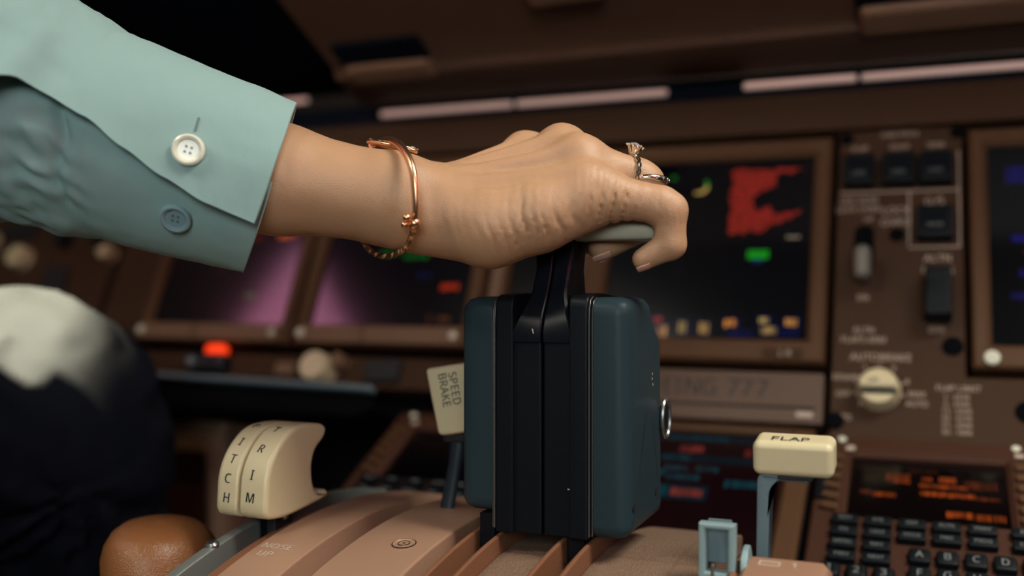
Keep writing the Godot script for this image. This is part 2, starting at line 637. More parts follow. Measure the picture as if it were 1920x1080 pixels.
func make_shell() -> void:
	var b := MB.new()
	b.rbox(Vector3(XC, -0.03, -0.1), Vector3(2.05, 0.06, 2.7), 0.004)
	struct("floor", b.mesh(), M.floor_carpet)
	b = MB.new()
	b.rbox(Vector3(XC, 1.79, -0.1), Vector3(2.05, 0.08, 2.7), 0.004)
	struct("ceiling", b.mesh(), M.wall_paint)
	wall_with_hole("wall_left", Vector3(XC - 0.985, 0.875, -0.1), Vector3(0.08, 1.75, 2.7), 2, Vector2(-0.35, 1.22), Vector2(0.17, 1.62))
	wall_with_hole("wall_right", Vector3(XC + 0.985, 0.875, -0.1), Vector3(0.08, 1.75, 2.7), 2, Vector2(-0.35, 1.22), Vector2(0.17, 1.62))
	wall_with_hole("wall_front", Vector3(XC, 0.875, -1.41), Vector3(1.90, 1.75, 0.08), 0, Vector2(XC - 0.85, 1.22), Vector2(XC + 0.85, 1.64))
	b = MB.new()
	b.rbox(Vector3(XC, 0.875, 1.21), Vector3(1.90, 1.75, 0.08), 0.004)
	struct("wall_back", b.mesh(), M.wall_paint)
	window(1, Vector3(XC - 0.985, 1.42, -0.09), Vector3(0.05, 0.40, 0.52), 2, [])
	window(2, Vector3(XC + 0.985, 1.42, -0.09), Vector3(0.05, 0.40, 0.52), 2, [])
	window(3, Vector3(XC, 1.43, -1.41), Vector3(1.7, 0.42, 0.05), 0, [0.0])

# ------------------------------------------------------------------ main instrument panel
func panel_at(a := 0.0, b := 0.0, up := 0.0) -> Transform3D:   # a across, b up along the panel, in metres from its middle
	var t := deg_to_rad(24.0)
	var vy := Vector3(0, cos(t), -sin(t))
	var vz := Vector3(0, sin(t), cos(t))
	return Transform3D(Basis(Vector3.RIGHT, vy, vz), Vector3(XC + a, H + 0.0312, -0.8306) + vy * b + vz * up)

func stand_at(a := 0.0, b := 0.0, up := 0.0) -> Transform3D:   # the forward stand below it
	var t := deg_to_rad(64.0)
	var vy := Vector3(0, cos(t), -sin(t))
	var vz := Vector3(0, sin(t), cos(t))
	return Transform3D(Basis(Vector3.RIGHT, vy, vz), Vector3(XC + a, H - 0.117, -0.767) + vy * b + vz * up)

func frame_mesh(w: float, h: float, l: float, r: float, bo: float, tp: float, depth: float, bev: float) -> ArrayMesh:
	# a bezel of outer size w x h with an opening, borders left, right, bottom, top; the face at z = 0
	var b := MB.new()
	var o := [Vector2(-w / 2, -h / 2), Vector2(w / 2, -h / 2), Vector2(w / 2, h / 2), Vector2(-w / 2, h / 2)]
	var i := [Vector2(-w / 2 + l, -h / 2 + bo), Vector2(w / 2 - r, -h / 2 + bo), Vector2(w / 2 - r, h / 2 - tp), Vector2(-w / 2 + l, h / 2 - tp)]
	var sg := [Vector2(1, 1), Vector2(-1, 1), Vector2(-1, -1), Vector2(1, -1)]
	b.begin()
	for k in 4:
		var j := (k + 1) % 4
		var ring := func(n: int) -> Array:
			var O: Vector2 = o[n]; var I: Vector2 = i[n]; var s: Vector2 = sg[n]
			return [Vector3(O.x, O.y, -depth), Vector3(O.x, O.y, -bev), Vector3(O.x + s.x * bev, O.y + s.y * bev, 0), Vector3(I.x - s.x * bev * 1.6, I.y - s.y * bev * 1.6, 0), Vector3(I.x, I.y, -bev * 1.6), Vector3(I.x, I.y, -depth)]
		var p: Array = ring.call(k)
		var q: Array = ring.call(j)
		for m in 6: b.quad(p[m], q[m], q[(m + 1) % 6], p[(m + 1) % 6])
	b.close()
	return b.mesh(30.0)

func screen_material(called: String, im: Image, e := 1.0) -> StandardMaterial3D:
	var m := mat(called, Color(0.012, 0.012, 0.016), 0.12)
	m.metallic_specular = 0.72
	m.emission_enabled = true
	m.emission = Color.BLACK
	m.emission_texture = ImageTexture.create_from_image(im)
	m.emission_energy_multiplier = e
	m.texture_repeat = false
	return m

func screen_quad(w: float, h: float) -> ArrayMesh:
	var st := SurfaceTool.new()
	st.begin(Mesh.PRIMITIVE_TRIANGLES)
	st.set_normal(Vector3(0, 0, 1))
	for p in [[-1, 1], [1, 1], [1, -1], [-1, 1], [1, -1], [-1, -1]]:
		st.set_uv(Vector2((p[0] + 1) / 2.0, (1 - p[1]) / 2.0))
		st.add_vertex(Vector3(p[0] * w / 2, p[1] * h / 2, 0))
	return st.commit()

func screw(parent: Node, x: float, y: float, z: float, r := 0.0028, m = null) -> void:
	if not M.has("screw_mesh"):
		var b := MB.new()
		b.lathe([Vector2(0, 0), Vector2(1, 0), Vector2(1, 0.25), Vector2(0.8, 0.45), Vector2(0.35, 0.5), Vector2(0.3, 0.25), Vector2(0, 0.25)], 12, Transform3D(Basis(Vector3.RIGHT, PI / 2), Vector3.ZERO))
		M.screw_mesh = b.mesh(30.0)
	part(parent, "screw", M.screw_mesh, m if m else M.steel, Transform3D(Basis().scaled(Vector3.ONE * r), Vector3(x, y, z)))

func display_unit(rect: Rect2, scr: Rect2, im: Image, label: String, called := "display_unit", e := 1.0, tr0 = null, frame_m = null) -> Node3D:
	# rect and scr in panel metres: position is the lower left corner
	var c := rect.get_center()
	var tr: Transform3D = tr0.call(c.x, c.y, 0.012) if tr0 != null else panel_at(c.x, c.y, 0.012)
	var t := thing(called, label, "display", tr, "cockpit displays")
	part(t, "bezel", frame_mesh(rect.size.x, rect.size.y, scr.position.x - rect.position.x, rect.end.x - scr.end.x, scr.position.y - rect.position.y, rect.end.y - scr.end.y, 0.02, 0.0022), frame_m if frame_m else M.bezel_tan)
	var sc := scr.get_center() - c
	part(t, "screen", screen_quad(scr.size.x, scr.size.y), screen_material(called + str(used[called]), im, e), at_(sc.x, sc.y, -0.006))
	box(t, "case", Vector3(0, 0, -0.0185), Vector3(rect.size.x * 0.96, rect.size.y * 0.96, 0.02), M.black_matte, 0.002)
	return t

func blank(w: int, h: int, c: Color) -> Image:
	var im := Image.create(w, h, false, Image.FORMAT_RGB8)
	im.fill(c)
	return im

func marks(im: Image, r: Rect2i, c: Color, rng: RandomNumberGenerator, step := 4) -> void:   # a run of letter-like strokes
	var x := r.position.x
	while x < r.end.x:
		var w := rng.randi_range(2, step)
		im.fill_rect(Rect2i(x, r.position.y + rng.randi_range(0, 1), w, r.size.y - rng.randi_range(0, 2)), c.darkened(rng.randf() * 0.3))
		x += w + rng.randi_range(1, 2)

func screen_centre() -> Image:
	var rng := RandomNumberGenerator.new()
	rng.seed = 11
	var W := 332
	var h := 328
	var im := blank(W, h, Color(0.006, 0.006, 0.016))
	var nz := FastNoiseLite.new()
	nz.seed = 4
	nz.frequency = 0.05
	# red return: a column with an arm at the top and one at the bottom
	var poly := PackedVector2Array([Vector2(198, 18), Vector2(316, 18), Vector2(300, 26), Vector2(272, 28), Vector2(268, 52), Vector2(246, 58), Vector2(232, 84), Vector2(240, 96), Vector2(262, 90), Vector2(276, 104), Vector2(312, 98), Vector2(306, 108), Vector2(286, 118), Vector2(262, 124), Vector2(254, 136), Vector2(196, 138)])
	for y in range(10, 145):
		for x in range(190, 322):
			var q := Vector2(x, y) + Vector2(nz.get_noise_2d(x, y), nz.get_noise_2d(x + 90, y)) * 7.0
			if Geometry2D.is_point_in_polygon(q, poly):
				var k := 0.5 + 0.5 * nz.get_noise_2d(x * 2.2, y * 2.2 + 300)
				if k > 0.33: im.set_pixel(x, y, Color(0.6, 0.15, 0.11).darkened(0.25 * (1.0 - k)))
	im.fill_rect(Rect2i(292, 145, 22, 5), Color(0.5, 0.46, 0.38))
	im.fill_rect(Rect2i(232, 170, 34, 16), Color(0.08, 0.55, 0.1))
	im.fill_rect(Rect2i(240, 186, 18, 8), Color(0.05, 0.12, 0.3))
	for k in 40:          # a small dial in green and amber
		var a := -0.6 + 2.4 * k / 40.0
		var p := Vector2(140 + cos(a) * 16, 46 + sin(a) * 14)
		im.fill_rect(Rect2i(int(p.x) - 2, int(p.y) - 2, 5, 5), Color(0.75, 0.62, 0.34) if k > 12 else Color(0.1, 0.5, 0.16))
	im.fill_rect(Rect2i(92, 24, 8, 8), Color(0.05, 0.4, 0.1))
	for q in [[88, 290, 12, 10, Color(0.8, 0.22, 0.12)], [96, 304, 12, 20, Color(0.75, 0.52, 0.3)], [130, 296, 14, 22, Color(0.85, 0.7, 0.4)], [164, 298, 12, 20, Color(0.85, 0.66, 0.36)],
			[204, 292, 20, 14, Color(0.95, 0.6, 0.25)], [258, 288, 16, 14, Color(0.9, 0.75, 0.45)], [262, 304, 22, 14, Color(0.75, 0.6, 0.35)], [298, 290, 18, 14, Color(0.9, 0.62, 0.3)]]:
		im.fill_rect(Rect2i(q[0] - 6, q[1] - 6, q[2] + 14, q[3] + 10), Color(0.015, 0.02, 0.13))
		marks(im, Rect2i(q[0], q[1], q[2], q[3]), q[4], rng, 6)
	for q in [[60, 300, 20, 20], [210, 310, 40, 14], [290, 308, 30, 14], [120, 200, 6, 4]]: im.fill_rect(Rect2i(q[0], q[1], q[2], q[3]), Color(0.02, 0.04, 0.2))
	return im

func screen_primary() -> Image:
	var rng := RandomNumberGenerator.new()
	rng.seed = 3
	var im := blank(320, 322, Color(0.01, 0.008, 0.014))
	for q in [[236, 108, 50, 10, Color(0.75, 0.14, 0.08)], [254, 122, 40, 14, Color(0.95, 0.42, 0.12)], [190, 128, 24, 8, Color(0.6, 0.18, 0.06)], [120, 150, 20, 60, Color(0.16, 0.05, 0.03)], [210, 256, 18, 10, Color(0.1, 0.42, 0.2)]]:
		marks(im, Rect2i(q[0], q[1], q[2], q[3]), q[4], rng, 7)
	return im

func screen_nav() -> Image:
	var rng := RandomNumberGenerator.new()
	rng.seed = 8
	var im := blank(320, 322, Color(0.01, 0.01, 0.02))
	for q in [[120, 168, 34, 9, Color(0.06, 0.42, 0.12)], [170, 172, 46, 12, Color(0.06, 0.45, 0.12)], [262, 236, 36, 12, Color(0.85, 0.24, 0.08)], [246, 296, 10, 16, Color(0.3, 0.14, 0.08)], [268, 300, 18, 10, Color(0.5, 0.28, 0.12)], [210, 214, 26, 10, Color(0.04, 0.08, 0.28)]]:
		marks(im, Rect2i(q[0], q[1], q[2], q[3]), q[4], rng, 7)
	return im

func screen_nav_right() -> Image:
	var rng := RandomNumberGenerator.new()
	rng.seed = 21
	var im := blank(320, 322, Color(0.006, 0.005, 0.014))
	for q in [[22, 34, 44, 30, Color(0.07, 0.06, 0.36)], [60, 60, 30, 20, Color(0.05, 0.05, 0.3)], [26, 148, 46, 12, Color(0.1, 0.09, 0.5)], [40, 172, 30, 8, Color(0.4, 0.04, 0.05)], [34, 202, 26, 14, Color(0.1, 0.09, 0.42)], [24, 240, 30, 10, Color(0.1, 0.09, 0.42)], [44, 262, 40, 60, Color(0.05, 0.04, 0.24)]]:
		marks(im, Rect2i(q[0], q[1], q[2], q[3]), q[4], rng, 9)
	return im

func screen_lower() -> Image:
	var rng := RandomNumberGenerator.new()
	rng.seed = 31
	var im := blank(330, 360, Color(0.075, 0.012, 0.02))
	var teal := Color(0.06, 0.26, 0.3)
	im.fill_rect(Rect2i(10, 8, 310, 16), Color(0.04, 0.1, 0.13))
	im.fill_rect(Rect2i(10, 62, 310, 18), Color(0.03, 0.09, 0.12))
	for q in [[150, 12, 90, 8, teal], [172, 38, 30, 18, Color(0.5, 0.2, 0.18)], [270, 40, 28, 18, Color(0.5, 0.18, 0.16)], [150, 66, 40, 10, teal], [160, 92, 34, 12, teal], [206, 90, 30, 12, teal], [136, 104, 22, 14, teal], [166, 112, 46, 14, teal], [252, 118, 30, 18, teal], [286, 118, 26, 16, teal]]:
		marks(im, Rect2i(q[0], q[1], q[2], q[3]), q[4], rng, 7)
	im.fill_rect(Rect2i(120, 138, 112, 34), Color(0.03, 0.12, 0.15))
	im.fill_rect(Rect2i(124, 142, 50, 24), teal.darkened(0.2))
	marks(im, Rect2i(180, 146, 42, 18), Color(0.55, 0.22, 0.18), rng, 8)
	return im

func screen_cdu() -> Image:
	var rng := RandomNumberGenerator.new()
	rng.seed = 41
	var im := blank(290, 200, Color(0.03, 0.012, 0.01))
	var am := Color(0.85, 0.36, 0.12)
	for q in [[112, 24, 50, 8, 0.35], [70, 40, 44, 26, 0.6], [86, 62, 30, 8, 0.8], [136, 46, 18, 12, 0.75], [168, 42, 30, 18, 0.9], [132, 68, 90, 11, 0.85], [214, 50, 56, 26, 0.45], [134, 92, 96, 14, 0.95], [234, 98, 40, 10, 0.55], [22, 100, 20, 12, 0.5], [46, 104, 42, 14, 0.85], [180, 148, 46, 18, 0.9], [232, 150, 48, 20, 0.75], [30, 46, 34, 16, 0.16]]:
		marks(im, Rect2i(q[0], q[1], q[2], q[3]), am * q[4], rng, 6)
	return im

func plate(parent: Node, called: String, a0: float, b0: float, a1: float, b1: float, m: Material, up := 0.006, thick := 0.027, r := 0.0015) -> MeshInstance3D:
	return box(parent, called, Vector3((a0 + a1) / 2, (b0 + b1) / 2, up - thick / 2), Vector3(a1 - a0, b1 - b0, thick), m, r, 1)

func knob_mesh(r: float, h: float, bar := true) -> ArrayMesh:
	var b := MB.new()
	var tr := Transform3D(Basis(Vector3.RIGHT, PI / 2), Vector3.ZERO)
	b.lathe([Vector2(0, 0), Vector2(r * 1.05, 0), Vector2(r, h * 0.2), Vector2(r * 0.94, h * 0.86), Vector2(r * 0.84, h), Vector2(0, h)], 28, tr)
	if bar: b.rbox(Vector3(0, 0, h * 1.02), Vector3(r * 1.7, r * 0.42, h * 0.5), r * 0.16, 2)
	return b.mesh(35.0)

func make_panel() -> void:
	var t := thing("instrument_panel", "wide brown main instrument panel behind the thrust levers", "panel", panel_at())
	plate(t, "backing", -0.92, -0.165, 0.57, 0.175, M.black_matte, -0.021, 0.02)
	plate(t, "upper_strip", -0.60, 0.106, 0.56, 0.1445, M.panel_brown, 0.010, 0.031)
	plate(t, "side_panel", -0.624, -0.100, -0.571, 0.102, M.panel_brown)
	part(t, "standby_surround", frame_mesh(0.087, 0.202, 0.0145, 0.0095, 0.0095, 0.0115, 0.025, 0.001), M.bezel_light, at_(-0.1425, 0.001, 0.004))
	plate(t, "lower_strip", -0.66, -0.135, -0.19, -0.1055, M.panel_brown)
	var ns := plate(t, "name_strip", -0.105, -0.148, 0.105, -0.108, M.name_paint, 0.008)
	lettering(ns, "lettering", "BOEING 777", 0.014, M.ink, at_(0.01, 0.006, 0.0137))
	var grv := box(ns, "groove", Vector3(0, -0.008, 0.0133), Vector3(0.2, 0.0018, 0.001), M.black_matte, 0.0003)
	grv.name = "groove"
	box(ns, "mark", Vector3(0.092, -0.013, 0.0135), Vector3(0.012, 0.004, 0.0006), M.white_ink, 0.0002)
	# left-hand clock and dimmer panel with its knobs
	var lp := plate(t, "dimmer_panel", -0.90, -0.10, -0.632, 0.102, M.panel_brown)
	for q in [[-0.001, -0.003, 0.014, M.cream], [0.055, 0.02, 0.010, M.black_plastic], [0.105, 0.024, 0.012, M.black_plastic], [0.128, 0.0, 0.009, M.cream], [-0.06, 0.02, 0.012, M.cream]]:
		part(lp, "knob", knob_mesh(q[2], 0.014), q[3], at_(q[0], q[1], 0.0135))
	for q in [[-0.02, 0.032, 0.05, 0.018], [0.06, -0.03, 0.03, 0.03], [0.09, 0.055, 0.06, 0.03]]:
		box(lp, "switch_plate", Vector3(q[0], q[1], 0.0145), Vector3(q[2], q[3], 0.006), M.black_plastic, 0.001)
	# buttons on the lower strip
	var bs := box(t, "switch_base", Vector3(-0.462, -0.119, 0.012), Vector3(0.042, 0.018, 0.018), M.black_plastic, 0.004, 2)
	box(bs, "indicator_light", Vector3(0.008, 0.012, 0.004), Vector3(0.022, 0.011, 0.012), M.annunciator_glow, 0.004, 2)
	box(bs, "toggle", Vector3(-0.012, -0.003, 0.012), Vector3(0.006, 0.010, 0.008), M.lever_blue, 0.002, 2)
	part(t, "knob", knob_mesh(0.015, 0.02, false), M.cream, at_(-0.3365, -0.121, 0.006))
	part(t, "knob", knob_mesh(0.008, 0.012, false), M.bezel_light, at_(-0.318, -0.113, 0.006))
	box(t, "switch_plate", Vector3(-0.272, -0.119, 0.008), Vector3(0.034, 0.02, 0.008), M.black_plastic, 0.002)
	box(t, "switch_plate", Vector3(-0.378, -0.12, 0.007), Vector3(0.02, 0.012, 0.004), M.bezel_light, 0.001)

	var d := display_unit(Rect2(-0.0965, -0.101, 0.2012, 0.1987), Rect2(-0.075, -0.082, 0.166, 0.164), screen_centre(), "square centre display with a red weather return in its corner", "display_unit", 1.0)
	box(d, "label_plate", Vector3(0.07, -0.0925, 0.0003), Vector3(0.03, 0.008, 0.001), M.panel_brown, 0.0003)
	lettering(d, "lettering", "L R", 0.005, M.white_ink, at_(0.072, -0.0925, 0.001))
	d = display_unit(Rect2(-0.376, -0.0965, 0.1875, 0.197), Rect2(-0.3625, -0.0757, 0.159, 0.161), screen_nav(), "dark navigation display with green text above the black tray", "display_unit", 1.0)
	bezel_fittings(d)
	d = display_unit(Rect2(-0.566, -0.0965, 0.185, 0.197), Rect2(-0.552, -0.0757, 0.158, 0.161), screen_primary(), "dark flight display with orange text beyond the pilot's cuff", "display_unit", 1.0)
	bezel_fittings(d)
	d = display_unit(Rect2(0.2065, -0.1015, 0.21, 0.199), Rect2(0.2195, -0.083, 0.184, 0.166), screen_nav_right(), "display with faint blue symbols right of the gear panel", "display_unit", 1.0)
	screw(d, -0.0925, -0.092, 0.0, 0.0055, M.button_pearl)
	d = display_unit(Rect2(-0.171, -0.09, 0.062, 0.18), Rect2(-0.165, -0.08, 0.05, 0.16), blank(16, 48, Color(0.004, 0.005, 0.012)), "narrow dark standby display behind the lever grip", "standby_display", 0.6)

	# centre stand: lower display and two key units
	display_unit(Rect2(-0.1, -0.188, 0.2, 0.192), Rect2(-0.083, -0.176, 0.166, 0.176), screen_lower(), "sloping dark red lower display with teal text rows", "lower_display", 1.0, stand_at, M.bezel_tan)
	control_unit(0.176, "brown key unit with amber text beside the FLAP lever")
	control_unit(-0.176, "brown key unit with a black screen behind the SPEED BRAKE lever")
	var fs := thing("forward_stand", "brown sloping stand carrying the lower display and key units", "console", stand_at())
	plate(fs, "top_plate", -0.25, -0.19, 0.25, 0.004, M.black_matte, -0.018, 0.012)
	box(fs, "filler_plate", Vector3(0.1015, -0.11, -0.002), Vector3(0.006, 0.2, 0.006), M.black_matte, 0.001)
	box(fs, "body", Vector3(0, -0.055, -0.085), Vector3(0.49, 0.08, 0.09), M.shield_brown, 0.004)

func bezel_fittings(d: Node3D) -> void:
	# the lighter lower rail of the two left displays, in two pieces, and its screws
	box(d, "lower_rail", Vector3(-0.052, -0.0885, 0.001), Vector3(0.066, 0.0165, 0.003), M.bezel_light, 0.001)
	box(d, "lower_rail", Vector3(0.033, -0.0885, 0.001), Vector3(0.098, 0.0165, 0.003), M.bezel_light, 0.001)
	screw(d, -0.0835, -0.0885, 0.003, 0.0045, M.button_pearl)
	screw(d, 0.0755, -0.0885, 0.003, 0.0035, M.button_pearl)

func control_unit(ac: float, label: String) -> void:
	var t := thing("key_unit", label, "control unit", stand_at(ac, -0.112, 0.010), "key units on the forward stand")
	var rng := RandomNumberGenerator.new()
	rng.seed = 7
	part(t, "bezel", frame_mesh(0.142, 0.226, 0.022, 0.022, 0.136, 0.021, 0.016, 0.002), M.shield_brown)
	part(t, "screen", screen_quad(0.098, 0.069), screen_material("key_unit_screen" + str(used["key_unit"]), screen_cdu() if ac > 0 else blank(16, 16, Color(0.008, 0.006, 0.008)), 1.0), at_(0, 0.0575, -0.006))
	box(t, "case", Vector3(0, 0, -0.012), Vector3(0.134, 0.218, 0.01), M.black_matte, 0.002)
	for s in [-1.0, 1.0]:
		for k in 6:
			box(t, "line_key", Vector3(s * 0.0595, 0.083 - k * 0.0112, 0.001), Vector3(0.011, 0.006, 0.005), M.bezel_tan, 0.0012, 1, Basis(Vector3.BACK, 0.2 * s))
		screw(t, s * 0.0565, 0.107, 0.0, 0.003, M.button_pearl)
	box(t, "mark", Vector3(-0.05, 0.096, 0.0006), Vector3(0.006, 0.005, 0.001), M.white_ink, 0.0003)
	box(t, "mark", Vector3(0.058, 0.098, 0.0006), Vector3(0.006, 0.004, 0.001), M.white_ink, 0.0003)
	box(t, "rocker", Vector3(-0.0655, 0.052, 0.0), Vector3(0.009, 0.034, 0.006), M.key_black, 0.002) if ac > 0 else null
	var names := [["INIT", "RTE", "DEP", "ALTN", "VNAV", "BRT"], ["FIX", "LEGS", "HOLD", "FMC", "PROG", "EXEC"], ["MENU", "NAV", "", "", "", ""], ["PREV", "NEXT", "", "", "", ""]]
	for r in 4:
		for c in 6:
			if names[r][c] == "": continue
			var k := box(t, "function_key", Vector3(-0.0485 + c * 0.02 + (0.004 if c == 5 else 0.0), 0.0125 - r * 0.0118, 0.002), Vector3(0.0165, 0.0085, 0.006), M.key_black, 0.0015)
			lettering(k, "legend", names[r][c], 0.0028, M.key_ink, at_(0, 0, 0.003))
	var abc := "ABCDEFGHIJKLMNOPQRSTUVWXYZ"
	for i in 25:
		var k := box(t, "letter_key", Vector3(-0.004 + (i % 5) * 0.0155, -0.0165 - (i / 5) * 0.0165, 0.002), Vector3(0.0125, 0.0125, 0.006), M.key_black, 0.002)
		lettering(k, "legend", abc[i], 0.0055, M.key_ink, at_(0, 0, 0.003))
	for i in 12:
		var k := box(t, "number_key", Vector3(-0.0545 + (i % 3) * 0.0155, -0.036 - (i / 3) * 0.0165, 0.002), Vector3(0.0125, 0.0125, 0.006), M.key_black, 0.004, 2)
		lettering(k, "legend", "123456789.0+"[i], 0.0055, M.key_ink, at_(0, 0, 0.003))

func make_gear_panel() -> void:
	var t := thing("gear_panel", "brown switch panel with a cream AUTOBRAKE knob beside the centre display", "panel", panel_at(0.156, -0.027))
	var o := func(a: float, b: float) -> Vector2: return Vector2(a - 0.156, b + 0.027)
	var b := MB.new()
	b.prism(PackedVector2Array([o.call(0.1095, -0.158), o.call(0.33, -0.158), o.call(0.33, -0.1065), o.call(0.2025, -0.1065), o.call(0.2025, 0.105), o.call(0.1095, 0.105)]), -0.004, 0.006, 0, 0.0015, 1)
	part(t, "face_plate", b.mesh(), M.panel_brown)
	var z := 0.006
	# top row of guarded push buttons inside a light outline
	for q in [[0.114, 0.138, "FLAP"], [0.1435, 0.1682, "GEAR"], [0.1705, 0.1952, "TERR"]]:
		var p: Vector2 = o.call((q[0] + q[1]) / 2, 0.064)
		var k := box(t, "push_button", Vector3(p.x, p.y, z + 0.005), Vector3(q[1] - q[0], 0.0275, 0.013), M.key_black, 0.002)
		box(k, "cap", Vector3(0, -0.001, 0.006), Vector3((q[1] - q[0]) * 0.78, 0.02, 0.003), M.lever_stem, 0.001)
		lettering(k, "legend", "OVRD", 0.003, M.key_ink, at_(0, -0.006, 0.0078))
		lettering(t, "lettering", q[2] + "\nOVRD", 0.0044, M.white_ink, at_(p.x, p.y + 0.0205, z))
	lettering(t, "lettering", "GND PROX", 0.0042, M.white_ink, at_(o.call(0.156, 0.0).x, o.call(0, 0.1).y, z))
	for q in [[0.1115, 0.0464, 0.2, 0.0475], [0.1989, 0.0464, 0.2, 0.082], [0.163, 0.0, 0.1641, 0.0464], [0.163, -0.0031, 0.2, -0.002], [0.1989, -0.0031, 0.2, 0.0464]]:
		var p0: Vector2 = o.call(q[0], q[1])
		var p1: Vector2 = o.call(q[2], q[3])
		box(t, "outline", Vector3((p0.x + p1.x) / 2, (p0.y + p1.y) / 2, z), Vector3(p1.x - p0.x, p1.y - p0.y, 0.0006), M.white_ink, 0.0002)
	var p: Vector2 = o.call(0.182, 0.0155)
	var k4 := box(t, "push_button", Vector3(p.x, p.y, z + 0.005), Vector3(0.0265, 0.0275, 0.013), M.key_black, 0.002)
	box(k4, "cap", Vector3(0, -0.001, 0.006), Vector3(0.021, 0.021, 0.003), M.lever_stem, 0.001)
	lettering(k4, "legend", "INHIB", 0.003, M.key_ink, at_(0, -0.005, 0.0078))
	lettering(t, "lettering", "G/S", 0.0065, M.white_ink, at_(p.x, p.y + 0.022, z))
	p = o.call(0.126, 0.036)
	lettering(t, "lettering", "LDG GEAR\nLOCK OVRD", 0.0046, M.white_ink, at_(p.x, p.y, z))
	# slot with its grey gear lever
	p = o.call(0.131, -0.004)
	b = MB.new()
	var oval := PackedVector2Array()
	for i in 20:
		var w := TAU * i / 20
		oval.append(Vector2(cos(w) * 0.0075, sin(w) * 0.0075 + (0.014 if sin(w) > 0 else -0.014)))
	b.prism(oval, 0, 0.001, 0, 0, 1)
	part(t, "slot", b.mesh(), M.black_matte, at_(p.x, p.y, z))
	lettering(t, "lettering", "UP", 0.004, M.white_ink, at_(p.x + 0.003, p.y + 0.027, z))
	b = MB.new()
	b.rbox(Vector3(0, 0.004, 0.012), Vector3(0.0125, 0.027, 0.024), 0.0058, 3, Basis(Vector3.RIGHT, 0.2))
	part(t, "gear_lever", b.mesh(60.0), M.gear_grey, at_(p.x, p.y - 0.022, z))
	lettering(t, "lettering", "DN", 0.0045, M.white_ink, at_(p.x, p.y - 0.041, z))
	# holes
	for q in [[0.1548, 0.0084, 0.006], [0.1937, -0.0835, 0.0075], [0.2405, -0.131, 0.008], [0.1135, -0.144, 0.007], [0.1155, 0.0975, 0.0055], [0.1985, 0.0985, 0.0055]]:
		p = o.call(q[0], q[1])
		b = MB.new()
		b.lathe([Vector2(0, 0), Vector2(q[2], 0), Vector2(q[2] * 0.94, 0.002), Vector2(q[2] * 0.5, 0.003), Vector2(0, 0.003)], 18, Transform3D(Basis(Vector3.RIGHT, PI / 2), Vector3.ZERO))
		part(t, "dark_cap", b.mesh(), M.black_matte, at_(p.x, p.y, z - 0.0005))
	p = o.call(0.154, 0.025)
	lettering(t, "lettering", "LOCK\nOVRD", 0.0062, M.white_ink, at_(p.x, p.y, z))
	# guarded flap switch
	p = o.call(0.184, -0.0455)
	var g := box(t, "guard", Vector3(p.x, p.y, z + 0.008), Vector3(0.0192, 0.0405, 0.02), M.key_black, 0.003, 2)
	box(g, "ridge", Vector3(0, 0.004, 0.010), Vector3(0.014, 0.004, 0.003), M.lever_stem, 0.001)
	lettering(t, "lettering", "ALTN\nFLAPS", 0.006, M.white_ink, at_(p.x, p.y + 0.0285, z))
	lettering(t, "lettering", "OFF", 0.0048, M.white_ink, at_(p.x - 0.001, p.y - 0.025, z))
	p = o.call(0.1322, -0.0755)
	lettering(t, "lettering", "ALTN\nFLAPS ARM", 0.0046, M.white_ink, at_(p.x, p.y, z))
	# autobrake selector
	p = o.call(0.1437, -0.1197)
	lettering(t, "lettering", "AUTOBRAKE", 0.0056, M.white_ink, at_(p.x + 0.001, p.y + 0.0265, z))
	var dial := ["RTO", "OFF", "DISARM", "1", "2", "3", "4", "MAX AUTO"]
	var spots := [Vector2(-0.024, -0.021), Vector2(-0.025, -0.003), Vector2(-0.022, 0.010), Vector2(-0.010, 0.018), Vector2(0.0, 0.0195), Vector2(0.010, 0.018), Vector2(0.019, 0.008), Vector2(0.026, -0.005)]
	for i in 8:
		lettering(t, "lettering", dial[i].replace(" ", "\n"), 0.0042, M.white_ink, at_(p.x + spots[i].x, p.y + spots[i].y, z))
		var dir: Vector2 = spots[i].normalized()
		box(t, "tick", Vector3(p.x + dir.x * 0.0168, p.y + dir.y * 0.0155, z), Vector3(0.0012, 0.003, 0.0008), M.white_ink, 0.0003, 1, Basis(Vector3.BACK, dir.angle() - PI / 2))
	var kn := part(t, "selector_knob", knob_mesh(0.0148, 0.013, false), M.cream, at_(p.x, p.y, z))
	box(kn, "pointer_bar", Vector3(0, -0.0045, 0.0135), Vector3(0.026, 0.0032, 0.0012), M.ink, 0.0004)
	box(kn, "finger_bar", Vector3(0, 0.0015, 0.015), Vector3(0.025, 0.008, 0.007), M.cream, 0.002, 2)
	lettering(kn, "lettering", "OFF", 0.003, M.ink, at_(-0.003, 0.002, 0.0188))
	# flap limit placard
	p = o.call(0.197, -0.128)
	lettering(t, "lettering", "FLAP LIMIT", 0.0042, M.white_ink, at_(p.x, p.y + 0.0125, z))
	var rows := ["1 - 265K", "5 - 245K", "15 - 230K", "20 - 225K", "25 - 200K", "30 - 180K"]
	for i in 6: lettering(t, "lettering", rows[i], 0.0034, M.white_ink, at_(p.x - 0.001, p.y + 0.006 - i * 0.0052, z))

